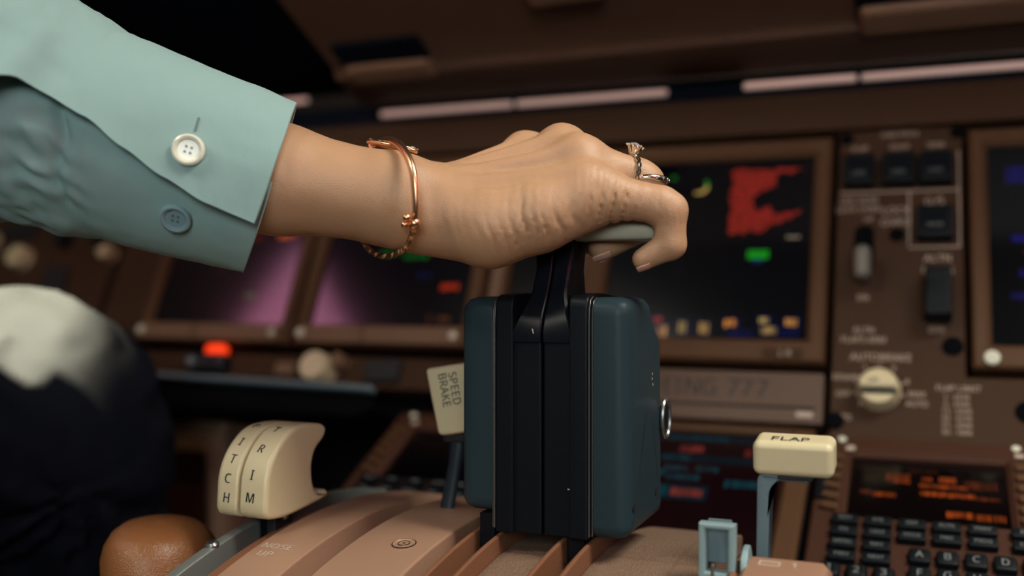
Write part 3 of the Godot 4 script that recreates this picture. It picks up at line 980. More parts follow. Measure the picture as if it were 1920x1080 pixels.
func make_glareshield() -> void:
	# the brown centre housing with the glowing strips beneath it, and the black wings to either side
	var t := thing("glareshield", "brown overhanging glareshield housing above the instrument panel", "panel", Transform3D(Basis.IDENTITY, Vector3(XC, H + 0.186, -0.87)))
	var prof := PackedVector2Array([Vector2(-0.10, 0.03), Vector2(0, 0.0), Vector2(0.046, 0.0165), Vector2(0.05, 0.026), Vector2(0.09, 0.045), Vector2(0.27, 0.13), Vector2(0.285, 0.15), Vector2(0.28, 0.2), Vector2(-0.25, 0.16)])
	var side := Transform3D(Basis(Vector3(0, 0, 1), Vector3(0, 1, 0), Vector3(-1, 0, 0)), Vector3.ZERO)
	var b := MB.new()
	b.prism(prof, -0.355, 0.355, 0.004, 0.004, 2, side)
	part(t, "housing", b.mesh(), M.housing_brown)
	b = MB.new()
	var wing := PackedVector2Array([Vector2(-0.10, 0.035), Vector2(0.0, 0.06), Vector2(0.2, 0.13), Vector2(0.23, 0.15), Vector2(0.22, 0.19), Vector2(-0.25, 0.16)])
	for s in [-1.0, 1.0]:
		var w := MB.new()
		w.prism(wing, 0.35 if s < 0 else -0.93, 0.93 if s < 0 else -0.35, 0.003, 0.003, 2, side)
		part(t, "wing", w.mesh(), M.black_shield)
	# raised finger pads under the housing (x in world terms, s along the slope)
	var dv := Vector3(0, 0.43, 0.903).normalized()
	var nv := Vector3.RIGHT.cross(dv).normalized()   # out of the underside, down and towards the seats
	var bs := Basis(Vector3.RIGHT, dv, Vector3.RIGHT.cross(dv))
	for q in [[-0.51, -0.42, 0.040, 0.066], [-0.30, -0.235, 0.118, 0.145], [-0.047, 0.14, 0.043, 0.075]]:
		var c: Vector3 = Vector3((q[0] + q[1]) / 2 - XC, 0, 0) + dv * (q[2] + q[3]) / 2 + nv * 0.001
		box(t, "finger_pad", c, Vector3(q[1] - q[0], q[3] - q[2], 0.018), M.shield_pad, 0.006, 3, bs)
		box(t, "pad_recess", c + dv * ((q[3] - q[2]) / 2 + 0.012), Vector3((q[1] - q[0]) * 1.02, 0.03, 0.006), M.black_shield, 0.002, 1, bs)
	# channel coloured black for the shadow gap; it holds the glowing strips
	var ch := thing("shadow_channel", "black channel painted as the shadow gap under the glareshield, holding the glowing strips", "trim", panel_at(0.0, 0.158, 0.0))
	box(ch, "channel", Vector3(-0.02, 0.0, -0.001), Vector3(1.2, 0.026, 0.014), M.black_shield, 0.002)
	for q in [[-0.340, -0.193, "left piece of the long pale glowing strip under the glareshield"], [-0.190, -0.041, "right piece of the long pale glowing strip under the glareshield"], [0.027, 0.122, "short pinkish glowing strip under the glareshield above the gear panel"], [0.125, 0.262, "glowing strip under the glareshield reaching above the far right display"]]:
		strip_piece(panel_at((q[0] + q[1]) / 2, 0.1568, 0.008), q[1] - q[0], 0.0065, q[2])
	strip_piece(Transform3D(Basis.IDENTITY, Vector3(XC - 0.485, H + 0.203, -0.905)), 0.09, 0.006, "short glowing strip under the black wing above the cuff")

func strip_piece(tr: Transform3D, w: float, h: float, label: String) -> void:
	var t := thing("glow_strip", label, "lamp", tr, "glowing strips under the glareshield")
	box(t, "lens", Vector3.ZERO, Vector3(w, h, 0.005), M.strip_glow, 0.002, 2)  # strip given a weak glow of its own
	box(t, "holder", Vector3(0, h * 0.6, -0.002), Vector3(w, 0.003, 0.006), M.black_plastic, 0.001)
	var l := AreaLight3D.new()
	l.name = "strip_glow_area"
	l.area_size = Vector2(w * 0.95, h)
	l.light_energy = 0.00008
	l.light_color = Color(1.0, 0.84, 0.78)
	l.area_range = 4.0
	l.area_attenuation = 2.0
	l.shadow_enabled = true
	t.add_child(l)
	l.position = Vector3(0, 0, 0.0045)
	l.rotation = Vector3(0, PI, 0) + Vector3(0, -PI, 0)

# ------------------------------------------------------------------ throttle quadrant
const DR := 0.4
const DZ := -0.493
func drum(r: float, th: float, x := 0.0) -> Vector3:    # th > 0 towards the nose
	return Vector3(x, H - 0.125 - DR + r * cos(th), DZ - r * sin(th))

func arc_piece(x0: float, x1: float, r0: float, r1: float, t0: float, t1: float, bev := 0.001) -> ArrayMesh:
	var b := MB.new()
	var rings := []
	var n := int(maxf(6.0, (t1 - t0) * 44.0))
	for i in n + 1:
		var th := lerpf(t0, t1, float(i) / n)
		rings.append(PackedVector3Array([drum(r0, th, x0), drum(r1 - bev, th, x0), drum(r1, th, x0 + bev), drum(r1, th, x1 - bev), drum(r1 - bev, th, x1), drum(r0, th, x1)]))
	b.loft(rings)
	return b.mesh(50.0)

func make_quadrant() -> void:
	var t := thing("throttle_quadrant", "curved brown throttle quadrant with slots for the levers", "console")
	var a0 := -0.75
	var a1 := 0.236
	part(t, "core", arc_piece(-0.341, -0.02, DR - 0.09, DR - 0.035, a0, a1 + 0.05), M.black_matte)
	part(t, "trim_rim", arc_piece(-0.3435, -0.3365, DR - 0.09, DR, a0, a1), M.rim_metal)
	part(t, "slot_wall", arc_piece(-0.3275, -0.318, DR - 0.09, DR - 0.004, a0, a1), M.quadrant_wall)
	var nose := part(t, "cover_strip", arc_piece(-0.317, -0.285, DR - 0.09, DR, a0, a1, 0.0015), M.quadrant_paint)
	var p2 := part(t, "cover_strip", arc_piece(-0.270, -0.2255, DR - 0.09, DR, a0, a1, 0.0015), M.quadrant_paint)
	part(t, "guard_fin", arc_piece(-0.2155, -0.2125, DR - 0.09, DR + 0.001, a0, 0.16, 0.0008), M.quadrant_wall)
	part(t, "guard_fin", arc_piece(-0.2015, -0.1985, DR - 0.09, DR + 0.001, a0, 0.03, 0.0008), M.quadrant_wall)
	part(t, "floor_strip", arc_piece(-0.1985, -0.168, DR - 0.09, DR - 0.008, a0, a1), M.quadrant_floor)
	part(t, "guard_fin", arc_piece(-0.168, -0.165, DR - 0.09, DR + 0.001, a0, 0.03, 0.0008), M.quadrant_wall)
	part(t, "guard_fin", arc_piece(-0.1535, -0.1505, DR - 0.09, DR + 0.001, a0, 0.06, 0.0008), M.quadrant_wall)
	part(t, "floor_strip", arc_piece(-0.1505, -0.098, DR - 0.09, DR - 0.008, a0, a1), M.quadrant_floor)
	part(t, "slot_wall", arc_piece(-0.083, -0.0775, DR - 0.09, DR - 0.001, a0, -0.04, 0.002), M.quadrant_wall)
	var det := part(t, "detent_strip", arc_piece(-0.077, -0.038, DR - 0.09, DR + 0.003, a0, -0.075, 0.004), M.worn_label)
	# NOSE UP, the boxed 1 and the fasteners
	var write := func(host: Node, s: String, h: float, r: float, th: float, x: float, m: Material, lift := 0.0002):
		var up := (drum(1.0, th) - drum(0.0, th)).normalized()
		var fwd := Vector3.RIGHT.cross(up) * -1.0
		lettering(host, "lettering", s, h, m, Transform3D(Basis(Vector3.RIGHT, up.cross(Vector3.RIGHT), up), drum(r + lift, th, x)))
	write.call(nose, "NOSE", 0.0052, DR, -0.183, -0.304, M.white_ink)
	write.call(nose, "UP", 0.0052, DR, -0.205, -0.3055, M.white_ink)
	write.call(det, "1", 0.0055, DR + 0.003, -0.0925, -0.0535, M.white_ink)
	var bx := drum(DR + 0.0032, -0.0925, -0.0645)
	var upv := (drum(1.0, -0.0925) - drum(0.0, -0.0925)).normalized()
	var bsx := Basis(Vector3.RIGHT, upv.cross(Vector3.RIGHT), upv)
	part(det, "box_mark", frame_mesh(0.0095, 0.0052, 0.0008, 0.0008, 0.0008, 0.0008, 0.0004, 0.0001), M.white_ink, Transform3D(bsx, bx))
	# round fastener on the second strip
	var th := -0.135
	var n := (drum(1.0, th) - drum(0.0, th)).normalized()
	var tr := Transform3D(Basis(Vector3.RIGHT, n, Vector3.RIGHT.cross(n)), drum(DR, th, -0.2415))
	var b := MB.new()
	b.lathe([Vector2(0, -0.001), Vector2(0.0062, -0.001), Vector2(0.0062, 0.0002), Vector2(0.0058, 0.0006), Vector2(0.0053, 0.0002), Vector2(0.0030, 0.0001), Vector2(0.0028, 0.0006), Vector2(0.0008, 0.0006), Vector2(0.0006, -0.0002), Vector2(0, -0.0002)], 28, tr)
	var f := part(t, "fastener", b.mesh(25.0), M.quadrant_paint)
	b = MB.new()
	b.tube(ring_points(tr * Vector3(0, 0.0004, 0), tr.basis.x * 0.006, tr.basis.z * 0.006, 32), 0.0003, 5, true, n)
	b.tube(ring_points(tr * Vector3(0, 0.0006, 0), tr.basis.x * 0.0029, tr.basis.z * 0.0029, 24), 0.00022, 5, true, n)
	for k in 2: b.rbox(tr * Vector3(0, 0.0006, 0), Vector3(0.0018, 0.0003, 0.0004), 0.0001, 1, tr.basis * Basis(Vector3.UP, 0.7 + k * PI / 2))
	part(f, "fastener_ring", b.mesh(), M.ink)
	# screw on the metal rim
	th = -0.2
	n = (drum(1.0, th) - drum(0.0, th)).normalized()
	tr = Transform3D(Basis(Vector3.RIGHT, n, Vector3.RIGHT.cross(n)), drum(DR, th, -0.340))
	b = MB.new()
	b.lathe([Vector2(0, -0.001), Vector2(0.0036, -0.001), Vector2(0.0036, 0.0008), Vector2(0.0028, 0.002), Vector2(0.0012, 0.0024), Vector2(0.001, 0.0012), Vector2(0, 0.0012)], 20, tr)
	var sc := part(t, "rim_screw", b.mesh(30.0), M.steel)
	b = MB.new()
	for k in 2: b.rbox(tr * Vector3(0, 0.0023, 0), Vector3(0.004, 0.0006, 0.0009), 0.0001, 1, tr.basis * Basis(Vector3.UP, 0.3 + k * PI / 2))
	part(sc, "cross_slot", b.mesh(), M.ink)
	# the body below the covers
	box(t, "cabinet", Vector3(-0.182, 0.315, -0.40), Vector3(0.31, 0.63, 0.30), M.shield_brown, 0.01, 2)

func ring_points(c: Vector3, ex: Vector3, ey: Vector3, n: int) -> PackedVector3Array:
	var o := PackedVector3Array()
	for k in n: o.append(c + ex * cos(TAU * k / n) + ey * sin(TAU * k / n))
	return o

# ------------------------------------------------------------------ levers
func make_thrust_levers() -> void:
	for s in [-1.0, 1.0]:
		# s = 1 is the lever on the flap side; x is measured from the gap between the two
		var t := thing("thrust_lever", "dark thrust lever under the hand, on the %s side of the pair" % ["FLAP lever" if s > 0 else "SPEED BRAKE lever"], "lever", Transform3D(Basis.IDENTITY, Vector3(-0.1757, H - 0.125, -0.49)), "thrust levers")
		var zy := Transform3D(Basis(Vector3(0, 0, 1), Vector3(0, 1, 0), Vector3(-1, 0, 0)), Vector3.ZERO)   # outline (z, y), depth along -x
		var put := func(b: MB, poly: PackedVector2Array, x0: float, x1: float, b0: float, b1: float, seg := 3):
			var lo := minf(x0 * s, x1 * s)
			var hi := maxf(x0 * s, x1 * s)
			var bl := b0 if s > 0 else b1      # rounding at the lower x
			var bh := b1 if s > 0 else b0
			b.prism(poly, -hi, -lo, bh, bl, seg, zy)
		# outer shell: a rounded case with a chamfered forward shoulder
		var b := MB.new()
		var y0 := 0.0115 if s < 0 else 0.003
		put.call(b, rounded([Vector2(0.03, y0), Vector2(0.03, 0.1205), Vector2(-0.012, 0.1205), Vector2(-0.020, 0.108), Vector2(-0.036, 0.098), Vector2(-0.038, y0)], [0.007, 0.009, 0.006, 0.006, 0.006, 0.008]), 0.0265, 0.0452, 0.0008, 0.0075)
		var shell := part(t, "outer_case", b.mesh(38.0), M.lever_case)
		# narrow bead between the case and the inner plate
		b = MB.new()
		put.call(b, rounded([Vector2(0.0285, 0.004), Vector2(0.0285, 0.1195), Vector2(-0.034, 0.1195), Vector2(-0.034, 0.004)], [0.004, 0.008, 0.004, 0.004]), 0.0243, 0.0267, 0.0, 0.0)
		part(t, "seam_bead", b.mesh(38.0), M.lever_stem)
		b = MB.new()
		put.call(b, rounded([Vector2(0.031, 0.002), Vector2(0.031, 0.1215), Vector2(0.006, 0.1225), Vector2(-0.034, 0.1195), Vector2(-0.034, 0.002)], [0.001, 0.006, 0.006, 0.004, 0.001]), 0.0150, 0.0246, 0.0006, 0.0014)
		part(t, "side_plate", b.mesh(38.0), M.lever_black)
		# pale lines for glints on the worn seam edges, put into the colour
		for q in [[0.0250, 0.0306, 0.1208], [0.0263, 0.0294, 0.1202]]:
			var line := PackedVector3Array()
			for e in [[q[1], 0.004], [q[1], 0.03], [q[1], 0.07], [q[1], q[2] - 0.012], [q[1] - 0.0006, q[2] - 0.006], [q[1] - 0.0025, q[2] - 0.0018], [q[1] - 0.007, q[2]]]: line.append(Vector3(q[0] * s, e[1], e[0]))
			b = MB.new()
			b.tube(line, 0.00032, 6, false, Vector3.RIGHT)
			part(t, "worn_edge_glint", b.mesh(), M.worn_edge_glint)
		b = MB.new()
		put.call(b, rounded([Vector2(0.0285, 0.002), Vector2(0.0285, 0.1010), Vector2(-0.03, 0.1010), Vector2(-0.03, 0.002)], [0.001, 0.002, 0.002, 0.001]), 0.0006, 0.0152, 0.0010, 0.0)
		part(t, "inner_plate", b.mesh(38.0), M.lever_black)
		# the arm running down into its slot
		b = MB.new()
		put.call(b, PackedVector2Array([Vector2(0.026, -0.03), Vector2(0.026, 0.01), Vector2(-0.03, 0.01), Vector2(-0.03, -0.03)]), 0.0120 if s > 0 else 0.0270, 0.0210 if s > 0 else 0.0356, 0.001, 0.001)
		part(t, "arm", b.mesh(), M.lever_stem)
		# the stem: broad on the case, narrowing to the grip
		var rings := []
		for q in [[0.098, 0.0006, 0.0170, 0.0300, -0.03], [0.104, 0.0006, 0.0160, 0.0302, -0.026], [0.112, 0.0006, 0.0128, 0.0270, -0.018], [0.122, 0.0006, 0.0095, 0.0200, -0.012], [0.134, 0.0006, 0.0092, 0.0140, -0.010], [0.146, 0.0006, 0.0104, 0.0110, -0.010], [0.156, 0.0006, 0.011, 0.0100, -0.010]]:
			var xa: float = q[1]; var xb: float = q[2]; var za: float = q[3]; var zb: float = q[4]
			var c := 0.0012
			var ring := PackedVector3Array()
			for p in [[xa, za - c * 0.5], [xa + c * 0.5, za], [xb - c, za], [xb, za - c], [xb, zb + c], [xb - c, zb], [xa + c * 0.5, zb], [xa, zb + c * 0.5]]:
				ring.append(Vector3(p[0] * s, q[0], p[1]))
			rings.append(ring)
		b = MB.new()
		b.loft(rings)
		part(t, "stem", b.mesh(36.0), M.lever_stem)
		# the grip: a bar that runs outwards from the stem under the palm
		b = MB.new()
		put.call(b, rounded([Vector2(0.010, 0.1490), Vector2(0.013, 0.1570), Vector2(0.004, 0.1640), Vector2(-0.012, 0.1640), Vector2(-0.018, 0.1570), Vector2(-0.012, 0.1490)], [0.003, 0.005, 0.005, 0.005, 0.005, 0.003]), 0.001, 0.060, 0.001, 0.006)
		part(t, "grip", b.mesh(38.0), M.grip_grey)
		# screw holes, a chip and a finger switch on the outer face
		if s > 0:
			for q in [[0.022, 0.018], [-0.020, 0.018]]:
				b = MB.new()
				b.lathe([Vector2(0, -0.002), Vector2(0.0017, -0.002), Vector2(0.0021, 0.0003), Vector2(0.0012, 0.0004), Vector2(0, -0.0003)], 14, Transform3D(Basis(Vector3.BACK, -PI / 2), Vector3(0.0452, q[1], q[0])))
				part(t, "screw_hole", b.mesh(), M.ink)
			b = MB.new()
			b.tube(ring_points(Vector3(0.0472, 0.055, -0.034), Vector3(0, 0.010, 0), Vector3(0.0005, 0, -0.006), 28), 0.0012, 8, true, Vector3.RIGHT)
			part(t, "switch_ring", b.mesh(), M.steel)
			b = MB.new()
			b.rbox(Vector3(0.046, 0.055, -0.034), Vector3(0.004, 0.014, 0.008), 0.0015, 2)
			part(t, "switch_button", b.mesh(), M.lever_stem)
			for q in [[0.0455, 0.078, -0.012], [0.0455, 0.075, -0.0135], [0.0454, 0.0805, -0.0128]]:
				box(shell, "chip", Vector3(q[0] - 0.0002, q[1], q[2]), Vector3(0.0004, 0.0014, 0.0006), M.white_ink, 0.0002)
			box(t, "chip", Vector3(0.0146, 0.0258, 0.0288), Vector3(0.0028, 0.0006, 0.0004), M.white_ink, 0.0002, 1, Basis(Vector3.BACK, -0.15))
		else:
			box(t, "chip", Vector3(-0.0045, 0.1035, 0.0302), Vector3(0.0006, 0.0026, 0.0004), M.white_ink, 0.0002, 1, Basis(Vector3.BACK, 0.25))

func rounded(pts: Array, rs: Array, seg := 4) -> PackedVector2Array:
	var o := PackedVector2Array()
	var n := pts.size()
	for i in n:
		var p: Vector2 = pts[i]
		var a: Vector2 = (pts[(i + n - 1) % n] - p)
		var b: Vector2 = (pts[(i + 1) % n] - p)
		var r: float = minf(rs[i], minf(a.length(), b.length()) * 0.49)
		var pa := p + a.normalized() * r
		var pb := p + b.normalized() * r
		for k in seg + 1:
			var u := float(k) / seg
			o.append(pa.lerp(p, u).lerp(p.lerp(pb, u), u))
	return o

func make_trim_levers() -> void:
	# two wing-shaped halves side by side, worked together; outline in (z, y) from the drum top
	var prof := [Vector2(-0.4265, -0.1195), Vector2(-0.4255, -0.108), Vector2(-0.4275, -0.0960), Vector2(-0.4345, -0.0855), Vector2(-0.4460, -0.0775), Vector2(-0.4580, -0.0752), Vector2(-0.4760, -0.0765), Vector2(-0.4818, -0.0800), Vector2(-0.4790, -0.0855), Vector2(-0.4715, -0.0905), Vector2(-0.4680, -0.0985), Vector2(-0.4690, -0.1090), Vector2(-0.4735, -0.1140), Vector2(-0.4822, -0.1148), Vector2(-0.4820, -0.1190), Vector2(-0.4640, -0.1212), Vector2(-0.4420, -0.1225)]
	for s in [0, 1]:
		var word: String = ["PITCH", "TRIM"][s]
		var x0: float = [-0.3485, -0.3318][s]
		var x1: float = [-0.3335, -0.3150][s]
		var org := Vector3((x0 + x1) / 2, H - 0.12, -0.45)
		var t := thing("trim_lever", "cream wing-shaped trim lever lettered %s" % word, "lever", Transform3D(Basis.IDENTITY, org), "pitch trim levers")
		var poly := PackedVector2Array()
		for p in prof: poly.append(Vector2(p.x - org.z, p.y + H - org.y))
		poly = smooth(poly, 3)
		var zy := Transform3D(Basis(Vector3(0, 0, 1), Vector3(0, 1, 0), Vector3(-1, 0, 0)), Vector3.ZERO)
		var hw := (x1 - x0) / 2
		var b := MB.new()
		b.prism(poly, -hw, hw, 0.0016 if s == 0 else 0.0026, 0.0045 if s == 0 else 0.0012, 4, zy)
		part(t, "handle", b.mesh(40.0), M.cream)
		b = MB.new()
		b.rbox(Vector3(0.004 if s == 0 else -0.006, -0.02, -0.004), Vector3(0.003, 0.05, 0.012), 0.0008)
		part(t, "shank", b.mesh(), M.steel if s == 1 else M.black_plastic)
		# letters down the aft face
		var sp := []
		if s == 0: sp = [["P", 0.0440, 0.004], ["I", 0.0372, 0.0155], ["T", 0.0292, 0.0212], ["C", 0.0196, 0.0238], ["H", 0.0095, 0.0245]]
		else: sp = [["T", 0.0432, 0.006], ["R", 0.0348, 0.0178], ["I", 0.0222, 0.0233], ["M", 0.0105, 0.0243]]
		for q in sp:
			var hit := on_outline(poly, q[1])
			var y: float = q[1]
			var n: Vector2 = hit[1]
			var nv := Vector3(0, n.y, n.x)
			var lx := 0.001 if s == 0 else -0.0015
			var bs := Basis(Vector3.RIGHT, nv.cross(Vector3.RIGHT), nv)
			bs = bs * Basis(Vector3.BACK, -0.08)
			lettering(t, "lettering", q[0], 0.0050, M.ink, Transform3D(bs, Vector3(lx, y, hit[0]) + nv * 0.0001))
	# a second, taller edge line of the slot: the dark link under the halves
	var k := thing("trim_link", "small dark steel link under the trim levers", "lever link", Transform3D(Basis.IDENTITY, Vector3(-0.328, H - 0.124, -0.455)))
	box(k, "link_bar", Vector3(0, -0.006, 0), Vector3(0.006, 0.016, 0.016), M.black_plastic, 0.001)
	box(k, "link_pin", Vector3(0.0045, 0.0005, 0.002), Vector3(0.004, 0.006, 0.004), M.steel, 0.0012, 2)

func on_outline(poly: PackedVector2Array, y: float) -> Array:   # aft-most crossing (largest z) at height y, and its normal
	var best := -1e9
	var n := Vector2.RIGHT
	for i in poly.size():
		var a := poly[i]
		var b := poly[(i + 1) % poly.size()]
		if (a.y - y) * (b.y - y) > 0.0 or a.y == b.y: continue
		var x := lerpf(a.x, b.x, (y - a.y) / (b.y - a.y))
		if x > best:
			best = x
			var e := (b - a).normalized()
			n = Vector2(e.y, -e.x)
			if n.x < 0.0: n = -n
	return [best, n]

func smooth(p: PackedVector2Array, k: int) -> PackedVector2Array:   # closed Catmull-Rom
	var o := PackedVector2Array()
	var n := p.size()
	for i in n:
		for j in k:
			o.append(p[i].cubic_interpolate(p[(i + 1) % n], p[(i + n - 1) % n], p[(i + 2) % n], float(j) / k))
	return o

func make_speed_brake() -> void:
	var c := px(846, 750, 0.565)
	var t := thing("speed_brake_lever", "cream flat SPEED BRAKE lever on a curved dark blue stem", "lever", Transform3D(Basis.IDENTITY, c))
	var bs := Basis(Vector3.UP, 0.1) * Basis(Vector3.BACK, deg_to_rad(9.0)) * Basis(Vector3.RIGHT, -0.2)
	var b := MB.new()
	var poly := rounded([Vector2(-0.0105, -0.019), Vector2(0.012, -0.019), Vector2(0.018, 0.020), Vector2(-0.0155, 0.020)], [0.003, 0.003, 0.003, 0.003])
	b.prism(poly, -0.005, 0.005, 0.0015, 0.0018, 3, Transform3D(bs, Vector3(0.003, 0, 0)))
	var hd := part(t, "handle", b.mesh(38.0), M.cream)
	for k in 2:
		lettering(hd, "lettering", ["SPEED", "BRAKE"][k], 0.0048, M.ink, Transform3D(bs * Basis(Vector3.BACK, -PI / 2 + 0.1), Vector3(0.003, 0, 0) + bs * Vector3(-0.0012 - 0.0062 * k + 0.003, 0.006, 0.0051)))
	var pts := PackedVector3Array()
	for q in [[858, 808, 0.566], [857, 838, 0.566], [853, 870, 0.566], [845, 915, 0.566], [836, 965, 0.566], [826, 1030, 0.566]]: pts.append(px(q[0], q[1], q[2]) - c)
	b = MB.new()
	b.tube(pts, [0.0030, 0.0046, 0.0040, 0.0042, 0.0046, 0.005], 10, false, Vector3.BACK, 0.6)
	part(t, "stem", b.mesh(), M.stem_blue)
	box(t, "collar", px(859, 818, 0.566) - c, Vector3(0.016, 0.006, 0.009), M.black_plastic, 0.0015)

func make_flap_lever() -> void:
	var c := Vector3(-0.0565, H - 0.0785, -0.482)
	var t := thing("flap_lever", "cream block handle lettered FLAP on a flat blue-grey stem", "lever", Transform3D(Basis.IDENTITY, c))
	var bs := Basis(Vector3.RIGHT, 0.12)
	var b := MB.new()
	b.rbox(Vector3.ZERO, Vector3(0.0365, 0.0165, 0.020), 0.0036, 4, bs)
	var hd := part(t, "handle", b.mesh(40.0), M.cream)
	lettering(hd, "lettering", "FLAP", 0.0060, M.ink, Transform3D(bs * Basis(Vector3.RIGHT, -PI / 2), bs * Vector3(-0.0015, 0.00835, 0.003)))
	# bracket and flat stem
	box(t, "bracket", Vector3(-0.004, -0.0105, -0.001), Vector3(0.022, 0.003, 0.012), M.lever_blue, 0.001, 2, Basis(Vector3.BACK, -0.03))
	box(t, "spacer", Vector3(0.001, -0.009, 0.001), Vector3(0.016, 0.004, 0.012), M.black_plastic, 0.001)
	b = MB.new()
	b.prism(rounded([Vector2(-0.0175, -0.075), Vector2(-0.0125, -0.075), Vector2(-0.0105, -0.016), Vector2(-0.006, -0.0115), Vector2(-0.006, -0.009), Vector2(-0.0155, -0.009), Vector2(-0.0168, -0.012)], [0.0005, 0.0005, 0.004, 0.001, 0.0005, 0.002, 0.001]), -0.007, 0.005, 0.0008, 0.0008, 2)
	part(t, "stem", b.mesh(40.0), M.lever_blue)
	# the gate ahead of the detent strip: a framed window, a side plate and a small catch
	var g := thing("flap_gate", "pale blue-grey metal gate with a square window in front of the flap stem", "lever gate", Transform3D(Basis.IDENTITY, Vector3(-0.0865, H - 0.137, -0.456)))
	part(g, "gate_frame", frame_mesh(0.0165, 0.036, 0.0032, 0.0032, 0.014, 0.0026, 0.006, 0.0006), M.latch_paint, Transform3D(Basis(Vector3.UP, 0.0), Vector3(-0.001, 0.0115, 0.004)))
	b = MB.new()
	b.prism(rounded([Vector2(-0.012, -0.025), Vector2(0.004, -0.025), Vector2(0.004, 0.012), Vector2(0.0, 0.0175), Vector2(-0.008, 0.0195), Vector2(-0.012, 0.014)], [0.001, 0.001, 0.003, 0.003, 0.003, 0.001]), -0.0125, -0.0095, 0.0005, 0.0008, 2, Transform3D(Basis(Vector3(0, 0, 1), Vector3(0, 1, 0), Vector3(-1, 0, 0)), Vector3.ZERO))
	part(g, "side_plate", b.mesh(), M.latch_paint)
	box(g, "window_back", Vector3(-0.001, 0.02, -0.005), Vector3(0.011, 0.02, 0.002), M.lever_blue, 0.0005)
	box(g, "catch", Vector3(0.0005, -0.003, 0.009), Vector3(0.010, 0.016, 0.009), M.latch_paint, 0.0018, 2, Basis(Vector3.BACK, -0.2))
	box(g, "catch_pin", Vector3(-0.002, 0.008, 0.008), Vector3(0.0016, 0.009, 0.0016), M.steel, 0.0005)
	box(g, "catch_slot", Vector3(-0.003, -0.007, 0.0136), Vector3(0.0045, 0.010, 0.001), M.ink, 0.0015)
	b = MB.new()
	b.prism(smooth(PackedVector2Array([Vector2(-0.022, -0.03), Vector2(-0.019, -0.014), Vector2(-0.010, -0.0085), Vector2(0.002, -0.012), Vector2(0.005, -0.03)]), 3), 0.002, 0.014, 0.001, 0.002, 2)
	part(g, "cam", b.mesh(), M.latch_paint)

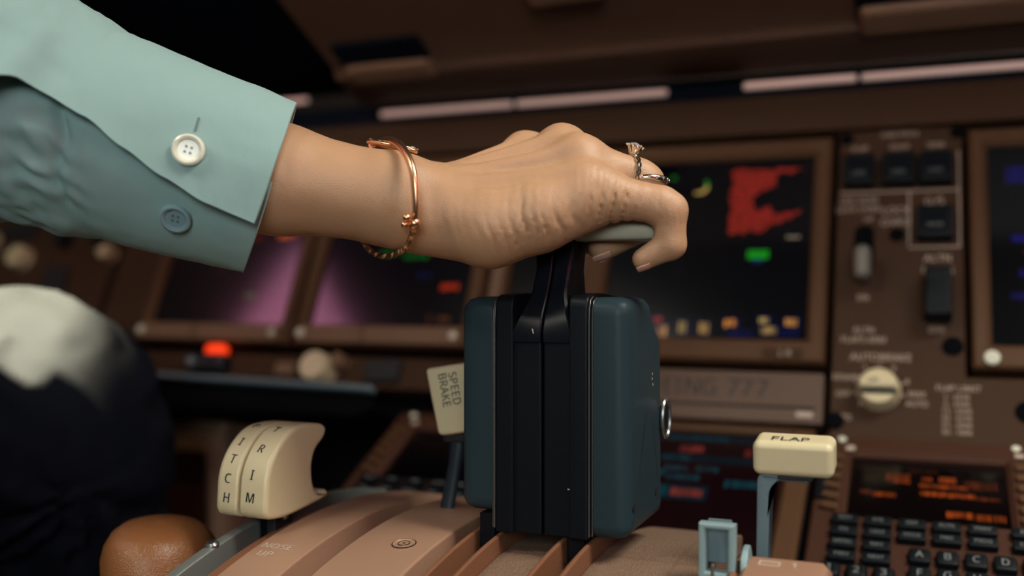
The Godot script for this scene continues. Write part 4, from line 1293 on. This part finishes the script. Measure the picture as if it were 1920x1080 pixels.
# ------------------------------------------------------------------ the pilot
var hx: Vector3      # along the hand, wrist to knuckles
var hy: Vector3
func make_person() -> void:
	var t := thing("person", "person in a pale blue shirt and dark trousers, right hand resting on the thrust levers", "person", Transform3D(Basis.IDENTITY, Vector3.ZERO))
	# ---- hand and forearm
	var h := Body.new()
	h.cell = 0.0012
	h.k_in = PackedFloat32Array([0.009, 0.0022, 0.003, 0.004, 0.004, 0.005])
	h.k_out = 0.006
	h.k_side = 0.0012
	var j := func(g: int, a: Array, b: Array, ra: float, rb: float): h.bone(g, px(a[0], a[1], a[2]), px(b[0], b[1], b[2]), ra, rb)
	# forearm and wrist: two parallel bones make them wider than thick
	j.call(0, [330, 300, 0.508], [520, 336, 0.500], 0.024, 0.0265)
	j.call(0, [330, 300, 0.522], [520, 334, 0.519], 0.024, 0.0262)
	j.call(0, [520, 336, 0.500], [740, 376, 0.498], 0.0265, 0.0218)
	j.call(0, [520, 334, 0.519], [740, 370, 0.519], 0.0262, 0.0212)
	j.call(0, [740, 376, 0.498], [840, 398, 0.498], 0.0218, 0.0195)
	j.call(0, [740, 370, 0.519], [840, 378, 0.521], 0.0212, 0.0155)
	j.call(0, [742, 334, 0.490], [750, 336, 0.490], 0.0105, 0.0105)          # wrist bone
	# back of the hand
	j.call(0, [835, 378, 0.499], [1100, 352, 0.489], 0.0150, 0.0105)
	j.call(0, [835, 366, 0.506], [1085, 306, 0.500], 0.0140, 0.0105)
	j.call(0, [835, 364, 0.514], [1052, 286, 0.516], 0.0136, 0.0105)
	j.call(0, [835, 368, 0.524], [985, 298, 0.534], 0.0140, 0.0102)
	# heel of the hand and the pad along its edge
	j.call(0, [800, 410, 0.498], [920, 424, 0.489], 0.0175, 0.0190)
	j.call(0, [920, 424, 0.489], [1010, 402, 0.487], 0.0190, 0.0172)
	j.call(0, [1010, 402, 0.487], [1085, 378, 0.487], 0.0172, 0.0140)
	j.call(0, [1085, 378, 0.487], [1135, 368, 0.487], 0.0140, 0.0118)
	j.call(0, [860, 410, 0.512], [1020, 380, 0.512], 0.0170, 0.0160)
	j.call(0, [900, 390, 0.530], [1010, 345, 0.532], 0.0150, 0.0140)
	# knuckles
	j.call(0, [1098, 342, 0.484], [1104, 346, 0.484], 0.0098, 0.0098)
	j.call(0, [1083, 292, 0.499], [1090, 296, 0.499], 0.0108, 0.0108)
	j.call(0, [1052, 275, 0.514], [1058, 277, 0.514], 0.0112, 0.0112)
	j.call(0, [984, 286, 0.534], [994, 288, 0.534], 0.0112, 0.0112)
	# little finger
	j.call(1, [1105, 362, 0.487], [1238, 384, 0.4845], 0.0114, 0.0092)
	j.call(1, [1240, 388, 0.4845], [1253, 394, 0.4845], 0.0100, 0.0096)
	j.call(1, [1255, 396, 0.4845], [1258, 458, 0.4855], 0.0086, 0.0074)
	j.call(1, [1258, 458, 0.4855], [1206, 486, 0.4885], 0.0074, 0.0056)
	# ring finger
	j.call(2, [1088, 304, 0.500], [1198, 334, 0.5035], 0.0116, 0.0094)
	j.call(2, [1194, 334, 0.5035], [1210, 342, 0.504], 0.0098, 0.0094)
	j.call(2, [1209, 344, 0.504], [1208, 420, 0.513], 0.0093, 0.0084)
	j.call(2, [1208, 420, 0.513], [1128, 463, 0.519], 0.0084, 0.0074)
	# middle finger
	j.call(3, [1054, 284, 0.516], [1165, 338, 0.525], 0.0116, 0.0096)
	j.call(3, [1165, 338, 0.525], [1172, 412, 0.532], 0.0096, 0.0086)
	j.call(3, [1172, 412, 0.532], [1100, 450, 0.536], 0.0086, 0.0076)
	# index finger
	j.call(4, [986, 296, 0.534], [1095, 340, 0.546], 0.0114, 0.0094)
	j.call(4, [1095, 340, 0.546], [1120, 405, 0.551], 0.0094, 0.0084)
	j.call(4, [1120, 405, 0.551], [1060, 440, 0.553], 0.0084, 0.0074)
	# thumb, under the palm on the far side
	j.call(5, [860, 390, 0.535], [950, 404, 0.552], 0.0150, 0.0128)
	j.call(5, [950, 404, 0.552], [1030, 420, 0.553], 0.0126, 0.0105)
	j.call(5, [1030, 420, 0.553], [1090, 428, 0.548], 0.0105, 0.0084)
	var o := px(960, 380, 0.488)
	hx = (px(1105, 366, 0.487) - px(830, 390, 0.494)).normalized()
	var out := Vector3(sin(PSI), 0, cos(PSI))
	hy = out.cross(hx).normalized()
	var nz := FastNoiseLite.new()
	nz.seed = 12
	nz.frequency = 60.0
	nz.fractal_octaves = 3
	var tend := []
	for q in [[[862, 330, 0.496], [1080, 276, 0.492]], [[858, 318, 0.5045], [1046, 252, 0.506]], [[850, 318, 0.514], [978, 262, 0.527]], [[870, 346, 0.488], [1092, 322, 0.480]]]:
		tend.append([px(q[0][0], q[0][1], q[0][2]), px(q[1][0], q[1][1], q[1][2])])
	var pip := px(1248, 386, 0.475)
	var mcp := px(1105, 340, 0.475)
	var folds := px(1150, 385, 0.476)
	h.bump = func(p: Vector3) -> float:
		var u := (p - o).dot(hx)
		var v := (p - o).dot(hy)
		var w := (p - o).dot(out)
		var e := nz.get_noise_3d(p.x, p.y, p.z) * 0.00022
		# creases across the edge of the hand
		var mk := exp(-pow((u - 0.008) / 0.030, 2.0) - pow((v + 0.009) / 0.014, 2.0)) * clampf((w + 0.006) / 0.012, 0.0, 1.0)
		if mk > 0.03:
			var s := (u + 0.12 * v + nz.get_noise_2d(v * 0.55, u * 0.12) * 0.004) / 0.0062 + 1.3 * nz.get_noise_2d(u * 0.35, 9.0)
			var g := 1.0 - absf(sin(PI * s))
			var dep := 0.55 + 0.45 * nz.get_noise_2d(floorf(s) * 0.37, 5.0)
			dep = clampf(dep + 0.7 * nz.get_noise_2d(u * 0.5 + 2.0, v * 0.6), 0.05, 1.2)
			e -= mk * (pow(g, 2.6) * 0.0020 * dep - 0.0003)
			var s2 := (u - 0.25 * v) / 0.0031 + nz.get_noise_2d(u * 0.7, v * 0.4) * 1.6
			e -= mk * pow(1.0 - absf(sin(PI * s2)), 2.0) * 0.0007
		# loose folds at the root of the little finger
		var q := p - folds
		var mf := exp(-pow(q.dot(hx) / 0.012, 2.0) - pow(q.dot(hy) / 0.012, 2.0)) * clampf((w + 0.01) / 0.01, 0.0, 1.0)
		if mf > 0.03: e -= mf * (pow(1.0 - absf(sin(PI * (q.dot(hx) - 0.28 * q.dot(hy)) / 0.0056)), 2.4) * 0.0024 - 0.0005)
		# wrinkled skin over knuckle and finger joint
		for c in [[pip, 0.0075, 0.0030, 0.0008], [mcp, 0.011, 0.0038, 0.0006]]:
			var d: Vector3 = p - c[0]
			var l := d.length()
			if l < c[1] * 2.0: e -= exp(-pow(l / c[1], 2.0)) * c[3] * pow(1.0 - absf(sin(PI * (d.dot(hx) + nz.get_noise_2d(d.dot(hy) * 0.8, 3.0) * 0.001) / c[2])), 2.0)
		# tendons
		for g in tend:
			var a: Vector3 = g[0]
			var ba: Vector3 = g[1] - a
			var f := clampf((p - a).dot(ba) / ba.length_squared(), 0.0, 1.0)
			var l := (p - a - ba * f).length()
			if l < 0.02: e += (exp(-pow(l / 0.0030, 2.0)) * 0.0048 - exp(-pow((l - 0.0068) / 0.0028, 2.0)) * 0.0012) * sin(PI * clampf(f * 0.85 + 0.1, 0.0, 1.0))
		return e
	part(t, "body", h.build(), M.skin, Transform3D.IDENTITY, "bare right hand and wrist")
	# nails
	nail(t, px(1206, 486, 0.4885), px(1258, 458, 0.4855), 0.0058, Vector3(0.15, -1.0, 0.1))
	nail(t, px(1128, 463, 0.519), px(1208, 420, 0.513), 0.0076, Vector3(0.2, -0.95, 0.1))
	make_sleeve(t)
	make_trousers(t)
	make_jewels()

func nail(t: Node, tip: Vector3, back: Vector3, r: float, side: Vector3) -> void:
	var d := (tip - back).normalized()
	var up := (side - d * side.dot(d)).normalized()
	var x := d.cross(up)
	var rings := []
	for i in 7:
		var f := float(i) / 6.0
		var ring := PackedVector3Array()
		var c := tip - d * r * (0.9 - 1.75 * f) * 1.0
		var w := r * 0.72 * sqrt(clampf(1.0 - pow(absf(f - 0.5) * 1.75, 4.0), 0.05, 1.0))
		for k in 9:
			var a := (float(k) / 8.0 - 0.5) * 2.0
			ring.append(c + x * a * w + up * (r * (sqrt(1.0 - a * a * 0.45) - 0.02 - 0.35 * maxf(f - 0.5, 0.0) * f)))
		for k in 9:
			var a := (0.5 - float(k) / 8.0) * 2.0
			ring.append(c + x * a * w + up * (r * (sqrt(1.0 - a * a * 0.45) - 0.12 - 0.35 * maxf(f - 0.5, 0.0) * f)))
		rings.append(ring)
	var b := MB.new()
	b.loft(rings)
	part(t, "fingernail", b.mesh(50.0), M.nail)

# shirt sleeve: a spiral of cloth whose upper edge laps over the lower layer
func sleeve_point(s: float, ph: float, off: float) -> Vector3:
	# s: 0 at the cuff edge .. 1 towards the elbow; ph: angle, 0 faces the lens side, 90 up
	var tops := [[553, 208], [478, 175], [400, 143], [322, 110], [246, 78], [180, 30], [90, -40], [-20, -120], [-160, -190], [-330, -250]]
	var bots := [[456, 513], [388, 498], [320, 482], [252, 464], [188, 446], [110, 431], [20, 418], [-60, 412], [-170, 405], [-330, 400]]
	var n := tops.size() - 1
	var f := clampf(s, 0.0, 1.0) * n
	var i := mini(int(f), n - 1)
	var u := f - i
	var gt := func(arr: Array, k: int) -> Vector2:
		var q: Array = arr[clampi(k, 0, n)]
		return Vector2(q[0], q[1])
	var T: Vector2 = gt.call(tops, i).cubic_interpolate(gt.call(tops, i + 1), gt.call(tops, i - 1), gt.call(tops, i + 2), u)
	var B: Vector2 = gt.call(bots, i).cubic_interpolate(gt.call(bots, i + 1), gt.call(bots, i - 1), gt.call(bots, i + 2), u)
	var dep := 0.508 - 0.03 * clampf(s - 0.5, 0.0, 1.0)
	var c := px((T.x + B.x) / 2, (T.y + B.y) / 2, dep)
	var e := px(T.x, T.y, dep) - c
	var out := Vector3(sin(PSI), 0, cos(PSI))
	var a := e.length()
	var bb := lerpf(0.037, 0.055, smoothstep(0.0, 0.8, s))
	var k := e / a
	var sn := sin(ph)
	var cs := cos(ph)
	var nrm := (k * sn / a + out * cs / bb).normalized()
	var lean := Vector3(cos(PSI), 0, -sin(PSI)) * (0.27 * bb * cs * (1.0 - smoothstep(0.0, 0.6, s)))   # the cuff is cut square to the arm, which points a little away
	return c + e * sn + out * (bb * cs) + lean + nrm * off

func lap_edge(s: float) -> float:      # where the upper layer ends, in radians
	var pts := [[0.0, -0.40], [0.033, -0.39], [0.133, -0.34], [0.24, -0.216], [0.33, -0.08], [0.417, 0.066], [0.5, 0.12], [0.556, 0.137], [0.62, 0.0], [0.68, -0.1], [0.8, -0.2], [1.0, -0.3]]
	for i in pts.size() - 1:
		if s <= pts[i + 1][0]: return lerpf(pts[i][1], pts[i + 1][1], smoothstep(0, 1, (s - pts[i][0]) / (pts[i + 1][0] - pts[i][0])) * 0.5 + 0.5 * (s - pts[i][0]) / (pts[i + 1][0] - pts[i][0]))
	return -0.3

var cloth := FastNoiseLite.new()
func sleeve_off(s: float, w: float, ph: float) -> float:
	# w: 0 at the lapping edge .. 1 at the hidden end of the lower layer
	var lay := 0.0055 * (1.0 - clampf(w * 1.18, 0.0, 1.0)) - 0.0012 * w
	lay += 0.003 * exp(-w * 40.0)                                  # the free edge stands off a little
	lay += 0.010 * exp(-pow((s - 0.60) / 0.06, 2.0)) * exp(-w * 26.0) # the slit gapes above the cuff
	var loose := smoothstep(0.40, 0.60, s)
	var q := Vector2(s * 9.0, ph * 1.3)
	var e := cloth.get_noise_2d(q.x * 1.0 + 20.0, q.y * 2.2) * (0.0008 + 0.004 * loose)
	e += cloth.get_noise_2d(q.x * 2.6 + 7.0, q.y * 3.0 + 30.0) * (0.0004 + 0.0018 * loose)
	# gathers that fan out from the cuff seam on the lower layer
	var low := smoothstep(0.72, 0.82, w)
	e += low * 0.0013 * sin(ph * 22.0 + 5.0 * cloth.get_noise_2d(s * 12.0, ph * 2.0)) * exp(-pow((s - 0.53) / 0.085, 2.0))
	e -= low * 0.003 * exp(-pow((s - 0.485 - 0.01 * sin(ph * 9.0)) / 0.012, 2.0))
	e -= 0.0006 * exp(-pow((s - 0.445) / 0.006, 2.0))               # cuff seam
	return lay + e

func make_sleeve(t: Node) -> void:
	cloth.seed = 5
	cloth.frequency = 0.35
	cloth.fractal_octaves = 3
	var ns := 120
	var nw := 190
	var full := TAU + 0.62
	var outer := []
	var inner := []
	for i in ns + 1:
		var s := pow(float(i) / ns, 1.15)
		var ro := PackedVector3Array()
		var ri := PackedVector3Array()
		for k in nw + 1:
			var w := pow(float(k) / nw, 1.0)
			if k < 12: w = pow(float(k) / 12.0, 1.5) * 12.0 / nw
			var ph := lap_edge(s) + w * full
			var o := sleeve_off(s, w, ph)
			ro.append(sleeve_point(s, ph, o))
			ri.append(sleeve_point(s, ph, o - 0.0015))
		outer.append(ro)
		inner.append(ri)
	var b := MB.new()
	var v := PackedVector3Array()
	var ix := PackedInt32Array()
	var W := nw + 1
	for i in ns + 1: v.append_array(outer[i])
	for i in ns + 1: v.append_array(inner[i])
	var base := (ns + 1) * W
	var q := func(a: int, c: int, d: int, e: int): ix.append_array([a, c, d, a, d, e])
	for i in ns:
		for k in nw:
			q.call(i * W + k, (i + 1) * W + k, (i + 1) * W + k + 1, i * W + k + 1)
			q.call(base + i * W + k, base + i * W + k + 1, base + (i + 1) * W + k + 1, base + (i + 1) * W + k)
		q.call(i * W, base + i * W, base + (i + 1) * W, (i + 1) * W)
		q.call(i * W + nw, (i + 1) * W + nw, base + (i + 1) * W + nw, base + i * W + nw)
	for k in nw:
		q.call(k, k + 1, base + k + 1, base + k)
		q.call(ns * W + k, base + ns * W + k, base + ns * W + k + 1, ns * W + k + 1)
	var nn := PackedVector3Array()
	nn.resize(v.size())
	for f in range(0, ix.size(), 3):
		var n := (v[ix[f + 2]] - v[ix[f]]).cross(v[ix[f + 1]] - v[ix[f]])
		nn[ix[f]] += n; nn[ix[f + 1]] += n; nn[ix[f + 2]] += n
	# face outwards
	var flip := nn[W * 5 + 40].dot(v[W * 5 + 40] - v[base + W * 5 + 40]) < 0.0
	for i in nn.size(): nn[i] = nn[i].normalized() * (-1.0 if flip else 1.0)
	if flip: ix.reverse()
	var sh := part(t, "shirt", MB.arrays(v, nn, ix), M.shirt_cloth, Transform3D.IDENTITY, "pale blue shirt sleeve with an unbuttoned cuff")
	# buttons on both layers, and the buttonhole
	for e in [[0.197, 0.07, 0, M.button_pearl], [0.205, -0.64, 1, M.button_blue]]:
		var s: float = e[0]
		var ph: float = e[1]
		var w := fposmod(ph - lap_edge(s), TAU) / full
		if e[2] == 1: w = (ph - lap_edge(s) + TAU) / full
		var p := sleeve_point(s, ph, sleeve_off(s, w, ph))
		var n := (sleeve_point(s, ph, 0.02) - sleeve_point(s, ph, 0.0)).normalized()
		var x := (sleeve_point(s + 0.03, ph, 0.0) - sleeve_point(s - 0.03, ph, 0.0)).normalized()
		var tr := Transform3D(Basis(x, n, x.cross(n)), p)
		b = MB.new()
		b.lathe([Vector2(0, 0), Vector2(0.0066, 0.0), Vector2(0.0076, 0.0012), Vector2(0.0074, 0.0026), Vector2(0.0064, 0.0031), Vector2(0.0052, 0.0026), Vector2(0.0048, 0.0017), Vector2(0, 0.0016)], 32, tr)
		var bt := part(sh, "button", b.mesh(30.0), e[3])
		b = MB.new()
		for k in 4:
			var a := PI / 4 + k * PI / 2
			b.lathe([Vector2(0, 0.0014), Vector2(0.0007, 0.0014), Vector2(0.0007, 0.0019), Vector2(0, 0.0019)], 8, tr * Transform3D(Basis.IDENTITY, Vector3(cos(a) * 0.0018, 0, sin(a) * 0.0018)))
		part(bt, "thread_hole", b.mesh(), M.lever_blue)
		if e[2] == 0:
			b = MB.new()
			var hp := PackedVector3Array()
			for k in 5: 
				var pa := ph + 0.19 + 0.035 * k
				hp.append(sleeve_point(s, pa, sleeve_off(s, (pa - lap_edge(s)) / full, pa) + 0.0002))
			b.tube(hp, 0.0005, 6, false, n)
			part(sh, "buttonhole", b.mesh(), M.lever_blue)
	# the rest of the shirt, outside the frame: upper arm, shoulder and body
	var c := Body.new()
	c.cell = 0.009
	c.k_in = PackedFloat32Array([0.06])
	var elbow := px(-330, 75, 0.478)
	c.bone(0, elbow, Vector3(-0.60, H + 0.36, -0.15), 0.062, 0.066)
	c.bone(0, Vector3(-0.60, H + 0.36, -0.15), Vector3(-0.94, H + 0.36, -0.13), 0.066, 0.066)
	c.bone(0, Vector3(-0.70, H + 0.28, -0.12), Vector3(-0.84, H + 0.28, -0.12), 0.115, 0.115)
	c.bone(0, Vector3(-0.72, H + 0.05, -0.07), Vector3(-0.82, H + 0.05, -0.07), 0.115, 0.115)
	c.bone(0, Vector3(-0.72, H - 0.14, -0.05), Vector3(-0.82, H - 0.14, -0.05), 0.12, 0.12)
	c.bone(0, Vector3(-0.77, H + 0.3, -0.12), Vector3(-0.77, H - 0.12, -0.06), 0.11, 0.12)
	c.bone(0, Vector3(-0.94, H + 0.36, -0.13), Vector3(-1.02, H + 0.1, -0.16), 0.064, 0.056)
	c.bone(0, Vector3(-1.02, H + 0.1, -0.16), Vector3(-0.94, H - 0.02, -0.36), 0.056, 0.044)
	part(t, "shirt_body", c.build(), M.shirt_cloth, Transform3D.IDENTITY, "pale blue shirt over the shoulder and chest")

func make_trousers(t: Node) -> void:
	var c := Body.new()
	c.cell = 0.0052
	c.k_in = PackedFloat32Array([0.05])
	var knee := Vector3(-0.612, H - 0.094, -0.535)
	var K := knee + Vector3(-0.005, 0.006, 0.0)
	c.bone(0, Vector3(-0.70, H - 0.20, -0.10), K, 0.095, 0.074)
	c.bone(0, K, K + Vector3(0.004, -0.03, -0.03), 0.074, 0.070)
	c.bone(0, K + Vector3(0.004, -0.03, -0.03), Vector3(-0.62, H - 0.46, -0.68), 0.068, 0.054)
	c.bone(0, Vector3(-0.84, H - 0.20, -0.10), Vector3(-0.97, H - 0.09, -0.53), 0.095, 0.072)
	c.bone(0, Vector3(-0.97, H - 0.09, -0.53), Vector3(-0.96, H - 0.46, -0.73), 0.072, 0.058)
	c.bone(0, Vector3(-0.70, H - 0.20, -0.05), Vector3(-0.84, H - 0.20, -0.05), 0.12, 0.12)
	var nz := FastNoiseLite.new()
	nz.seed = 19
	nz.frequency = 9.0
	nz.fractal_octaves = 3
	c.bump = func(p: Vector3) -> float:
		var d := p - knee
		# folds that fan out under and beside the bent knee
		var ang := atan2(d.y + 0.05, -d.z + 0.02)
		var r := Vector2(d.y, d.z).length()
		var f := sin(ang * 9.0 + nz.get_noise_3d(p.x, p.y, p.z) * 5.0) * 0.0065 * smoothstep(0.02, 0.08, r) * exp(-pow(d.length() / 0.16, 2.0))
		return f + nz.get_noise_3d(p.x * 1.4, p.y * 1.4, p.z * 1.4) * 0.0035
	part(t, "trousers", c.build(), M.navy_cloth, Transform3D.IDENTITY, "dark navy trousers over a bent knee")
	for q in [[-0.62, H - 0.52, -0.69], [-0.96, H - 0.50, -0.75]]:
		var b := MB.new()
		b.rbox(Vector3(q[0], q[1] - 0.035, q[2] - 0.06), Vector3(0.085, 0.075, 0.25), 0.035, 4, Basis(Vector3.RIGHT, 0.5))
		part(t, "shoe", b.mesh(), M.black_plastic)

func make_jewels() -> void:
	# bangle round the wrist
	var c := px(717, 373, 0.507)
	var t := thing("bracelet", "rose gold bangle with a jewelled buckle round the wrist", "bracelet", Transform3D(Basis.IDENTITY, c))
	var ev := px(712, 266, 0.507) - c
	var eb := px(779, 366, 0.466) - c
	var ax := ev.cross(eb).normalized()
	var up := PackedVector3Array()
	var lo := PackedVector3Array()
	var rad := []
	for k in 41:
		var a := lerpf(PI * 0.56, -0.42, k / 40.0)
		up.append(around(ev, eb, a))
		rad.append(lerpf(0.0017, 0.0023, sin(PI * k / 40.0)))
	for k in 57:
		var a := lerpf(-0.40, -PI * 1.42, k / 56.0)
		lo.append(around(ev, eb, a))
	var b := MB.new()
	b.tube(up, rad, 10, false, ax, 0.8)
	part(t, "band", b.mesh(50.0), M.gold)
	b = MB.new()
	b.tube(lo, 0.00175, 5, false, ax, 0.75, 0.42)
	part(t, "twisted_band", b.mesh(20.0), M.gold)
	# hinge beads
	for q in [[-0.40, 0.0031, 0.0], [-0.30, 0.0019, -0.0042], [-0.42, 0.0018, -0.0048]]:
		b = MB.new()
		b.lathe(ball(q[1]), 12, Transform3D(Basis.IDENTITY, around(ev, eb, q[0]) + ax * q[2] * (1.0 if ax.dot(hx) > 0 else -1.0)))
		part(t, "hinge_bead", b.mesh(60.0), M.gold)
	# buckle across the top: two long loops set with stones
	var p0 := px(692, 266, 0.503) - c
	var p1 := px(779, 284, 0.492) - c
	var dx := (p1 - p0).normalized()
	var out := Vector3(sin(PSI), 0, cos(PSI))
	var nz := dx.cross(out).normalized()
	if nz.y < 0: nz = -nz
	var dy := nz.cross(dx).normalized()
	var half := (p1 - p0).length() / 2
	var mid := (p0 + p1) / 2
	b = MB.new()
	b.tube(ring_points(mid, dx * half, dy * 0.0052, 40), 0.0011, 8, true, nz)
	part(t, "buckle_loop", b.mesh(50.0), M.gold)
	b = MB.new()
	b.tube(ring_points(mid + dx * half * 0.42 + nz * 0.001, dx * half * 0.56, dy * 0.0036, 32), 0.0009, 8, true, nz)
	part(t, "inner_loop", b.mesh(50.0), M.silver)
	box(t, "clasp_plate", mid - dx * half * 0.25 + dy * -0.002, Vector3(half * 0.9, 0.0016, 0.006), M.gold, 0.0007, 2, Basis(dx, nz, dx.cross(nz)))
	for k in 9:
		gem(t, mid + dx * half * (-0.95 + 1.9 * k / 8.0) * (1.0) + nz * 0.0012 + dy * 0.0022 * sin(k * 2.1), 0.0011, nz)
	for k in 3: gem(t, p1 + nz * 0.0012 - dx * 0.001 + dy * 0.0017 * (k - 1), 0.0014, nz)
	# ring with the large stone, on the ring finger
	c = px(1176, 328, 0.502)
	var r1 := thing("diamond_ring", "silver ring with a large raised stone on the ring finger", "ring", Transform3D(Basis.IDENTITY, c))
	ev = px(1184, 290, 0.5015) - c
	var fx := (px(1210, 342, 0.504) - px(1088, 304, 0.500)).normalized()
	ev = (ev - fx * ev.dot(fx) * 0.7).normalized() * 0.0106
	eb = (out - fx * out.dot(fx)).normalized() * 0.0106 + fx * 0.003
	b = MB.new()
	for w in 2:
		var pts := PackedVector3Array()
		for k in 60:
			var a := TAU * k / 60.0
			pts.append(ev * sin(a) + eb * cos(a) + fx * 0.0007 * sin(a * 9.0 + w * PI))
		b.tube(pts, 0.00075, 6, true, fx)
	part(r1, "twisted_band", b.mesh(50.0), M.silver)
	var top := ev * 1.02
	var un := (ev.normalized() + Vector3(-0.12, 0.25, 0.0)).normalized()
	var tb := Basis(fx, un, fx.cross(un)).orthonormalized()
	b = MB.new()
	b.lathe([Vector2(0.0012, -0.0005), Vector2(0.0022, 0.001), Vector2(0.0038, 0.0034), Vector2(0.0036, 0.0042), Vector2(0.002, 0.0022), Vector2(0.0008, 0.0008)], 16, Transform3D(tb, top))
	part(r1, "setting", b.mesh(30.0), M.silver)
	for k in 4:
		var a := PI / 4 + k * PI / 2
		b = MB.new()
		b.tube(PackedVector3Array([top + tb * Vector3(cos(a) * 0.0016, 0, sin(a) * 0.0016), top + tb * Vector3(cos(a) * 0.0036, 0.003, sin(a) * 0.0036), top + tb * Vector3(cos(a) * 0.0034, 0.0052, sin(a) * 0.0034)]), 0.0005, 6, false, fx)
		part(r1, "prong", b.mesh(), M.silver)
	gem(r1, top + un * 0.0040, 0.0034, un)
	for k in 6: gem(r1, top + tb * Vector3(cos(TAU * k / 6) * 0.0040, 0.0042, sin(TAU * k / 6) * 0.0040), 0.0011, un)
	# pale band just past the middle joint of the same finger
	c = px(1211, 341, 0.504)
	var r2 := thing("stone_band_ring", "pale slim ring set with small stones beyond the finger joint", "ring", Transform3D(Basis.IDENTITY, c))
	b = MB.new()
	var e1 := Vector3(cos(PSI), 0, -sin(PSI)) * 0.0106
	var e2 := out * 0.0106 + Vector3(0, 0.0012, 0)
	b.tube(ring_points(Vector3.ZERO, e1, e2, 48), 0.0013, 8, true, Vector3.UP, 1.2)
	part(r2, "band", b.mesh(50.0), M.silver)
	for k in 9:
		var a := PI * 0.05 + PI * 0.9 * k / 8.0
		gem(r2, (e1 * cos(a) + e2 * sin(a)) * 1.1, 0.0008, (e1 * cos(a) + e2 * sin(a)).normalized())

func around(ev: Vector3, eb: Vector3, a: float) -> Vector3:     # a slightly squared oval
	return ev * signf(sin(a)) * pow(absf(sin(a)), 0.84) + eb * signf(cos(a)) * pow(absf(cos(a)), 0.84)

func ball(r: float) -> Array:
	var o := []
	for k in 9: o.append(Vector2(sin(PI * k / 8.0) * r, -cos(PI * k / 8.0) * r))
	return o

func gem(t: Node, c: Vector3, r: float, up: Vector3) -> void:
	if not M.has("gem_mesh"):
		var b := MB.new()
		b.lathe([Vector2(0, -0.8), Vector2(1.0, 0.1), Vector2(0.95, 0.25), Vector2(0.6, 0.5), Vector2(0, 0.5)], 8)
		M.gem_mesh = b.mesh(5.0)
	var x := up.cross(Vector3(0.3, 0.1, 0.9)).normalized()
	part(t, "stone", M.gem_mesh, M.gem, Transform3D(Basis(x, up, x.cross(up)).scaled(Vector3.ONE * r), c))

# ------------------------------------------------------------------ around the pilot
func make_surroundings() -> void:
	# black tray table pushed under the panel, with its grey lip
	var t := thing("tray_table", "black tray edge with a blue-grey lip below the flight displays", "tray", panel_at(-0.50, -0.152, 0.016))
	box(t, "lip", Vector3(-0.004, 0.010, 0.022), Vector3(0.49, 0.0065, 0.012), M.lever_blue, 0.003, 3, Basis(Vector3.BACK, -0.018))
	var b := MB.new()
	b.prism(rounded([Vector2(-0.25, 0.008), Vector2(0.235, 0.001), Vector2(0.245, -0.008), Vector2(0.225, -0.018), Vector2(-0.25, -0.018)], [0.001, 0.006, 0.004, 0.006, 0.004]), -0.03, 0.02, 0.002, 0.003, 2)
	part(t, "front", b.mesh(), M.black_matte)
	# brown footwell housing with a black recess
	var c := px(330, 856, 0.96)
	var f := thing("footwell_housing", "brown rounded housing with a deep recess in the footwell", "housing", Transform3D(Basis.IDENTITY, c))
	part(f, "frame", frame_mesh(0.26, 0.34, 0.03, 0.028, 0.03, 0.030, 0.08, 0.009), M.bezel_light, Transform3D(Basis.IDENTITY, Vector3(-0.077, -0.136, 0)))
	box(f, "back_panel", Vector3(-0.077, -0.131, -0.07), Vector3(0.25, 0.32, 0.02), M.shield_brown, 0.002)
	# padded armrest end beside the quadrant
	c = px(302, 1037, 0.55)
	var a := thing("armrest", "glossy brown padded armrest tip beside the quadrant rim", "armrest", Transform3D(Basis.IDENTITY, c))
	b = MB.new()
	var rings := []
	for q in [[0.0185, 0.002], [0.0178, 0.012], [0.0158, 0.020], [0.012, 0.0255], [0.006, 0.0292], [-0.002, 0.0312], [-0.012, 0.032], [-0.03, 0.031], [-0.08, 0.028], [-0.2, 0.026]]:
		var r := PackedVector3Array()
		for k in 32:
			var w := TAU * k / 32
			r.append(Vector3(cos(w) * q[1] * 0.92 - 0.25 * (q[0] - 0.0185) * (0.0 if q[0] > -0.01 else 0.2), q[0] - 0.10 * cos(w) * q[1], sin(w) * q[1] * 1.1))
		rings.append(r)
	b.loft(rings)
	part(a, "pad", b.mesh(60.0), M.leather_brown)
	# the seat under the pilot
	var s := thing("pilot_seat", "dark cloth pilot seat under the person in the blue shirt", "seat", Transform3D(Basis.IDENTITY, Vector3(-0.77, 0, 0.0)))
	box(s, "cushion", Vector3(0, 0.475, -0.08), Vector3(0.5, 0.12, 0.46), M.seat_cloth, 0.04, 4)
	box(s, "backrest", Vector3(0, 0.9, 0.2), Vector3(0.48, 0.8, 0.12), M.seat_cloth, 0.05, 4, Basis(Vector3.RIGHT, 0.15))
	box(s, "base", Vector3(0, 0.21, -0.05), Vector3(0.36, 0.42, 0.36), M.black_plastic, 0.02, 2)

func _ready() -> void:
	make_materials()
	make_view()
	make_lights()
	make_shell()
	make_panel()
	make_gear_panel()
	make_glareshield()
	make_quadrant()
	make_thrust_levers()
	make_trim_levers()
	make_speed_brake()
	make_flap_lever()
	make_person()
	make_surroundings()
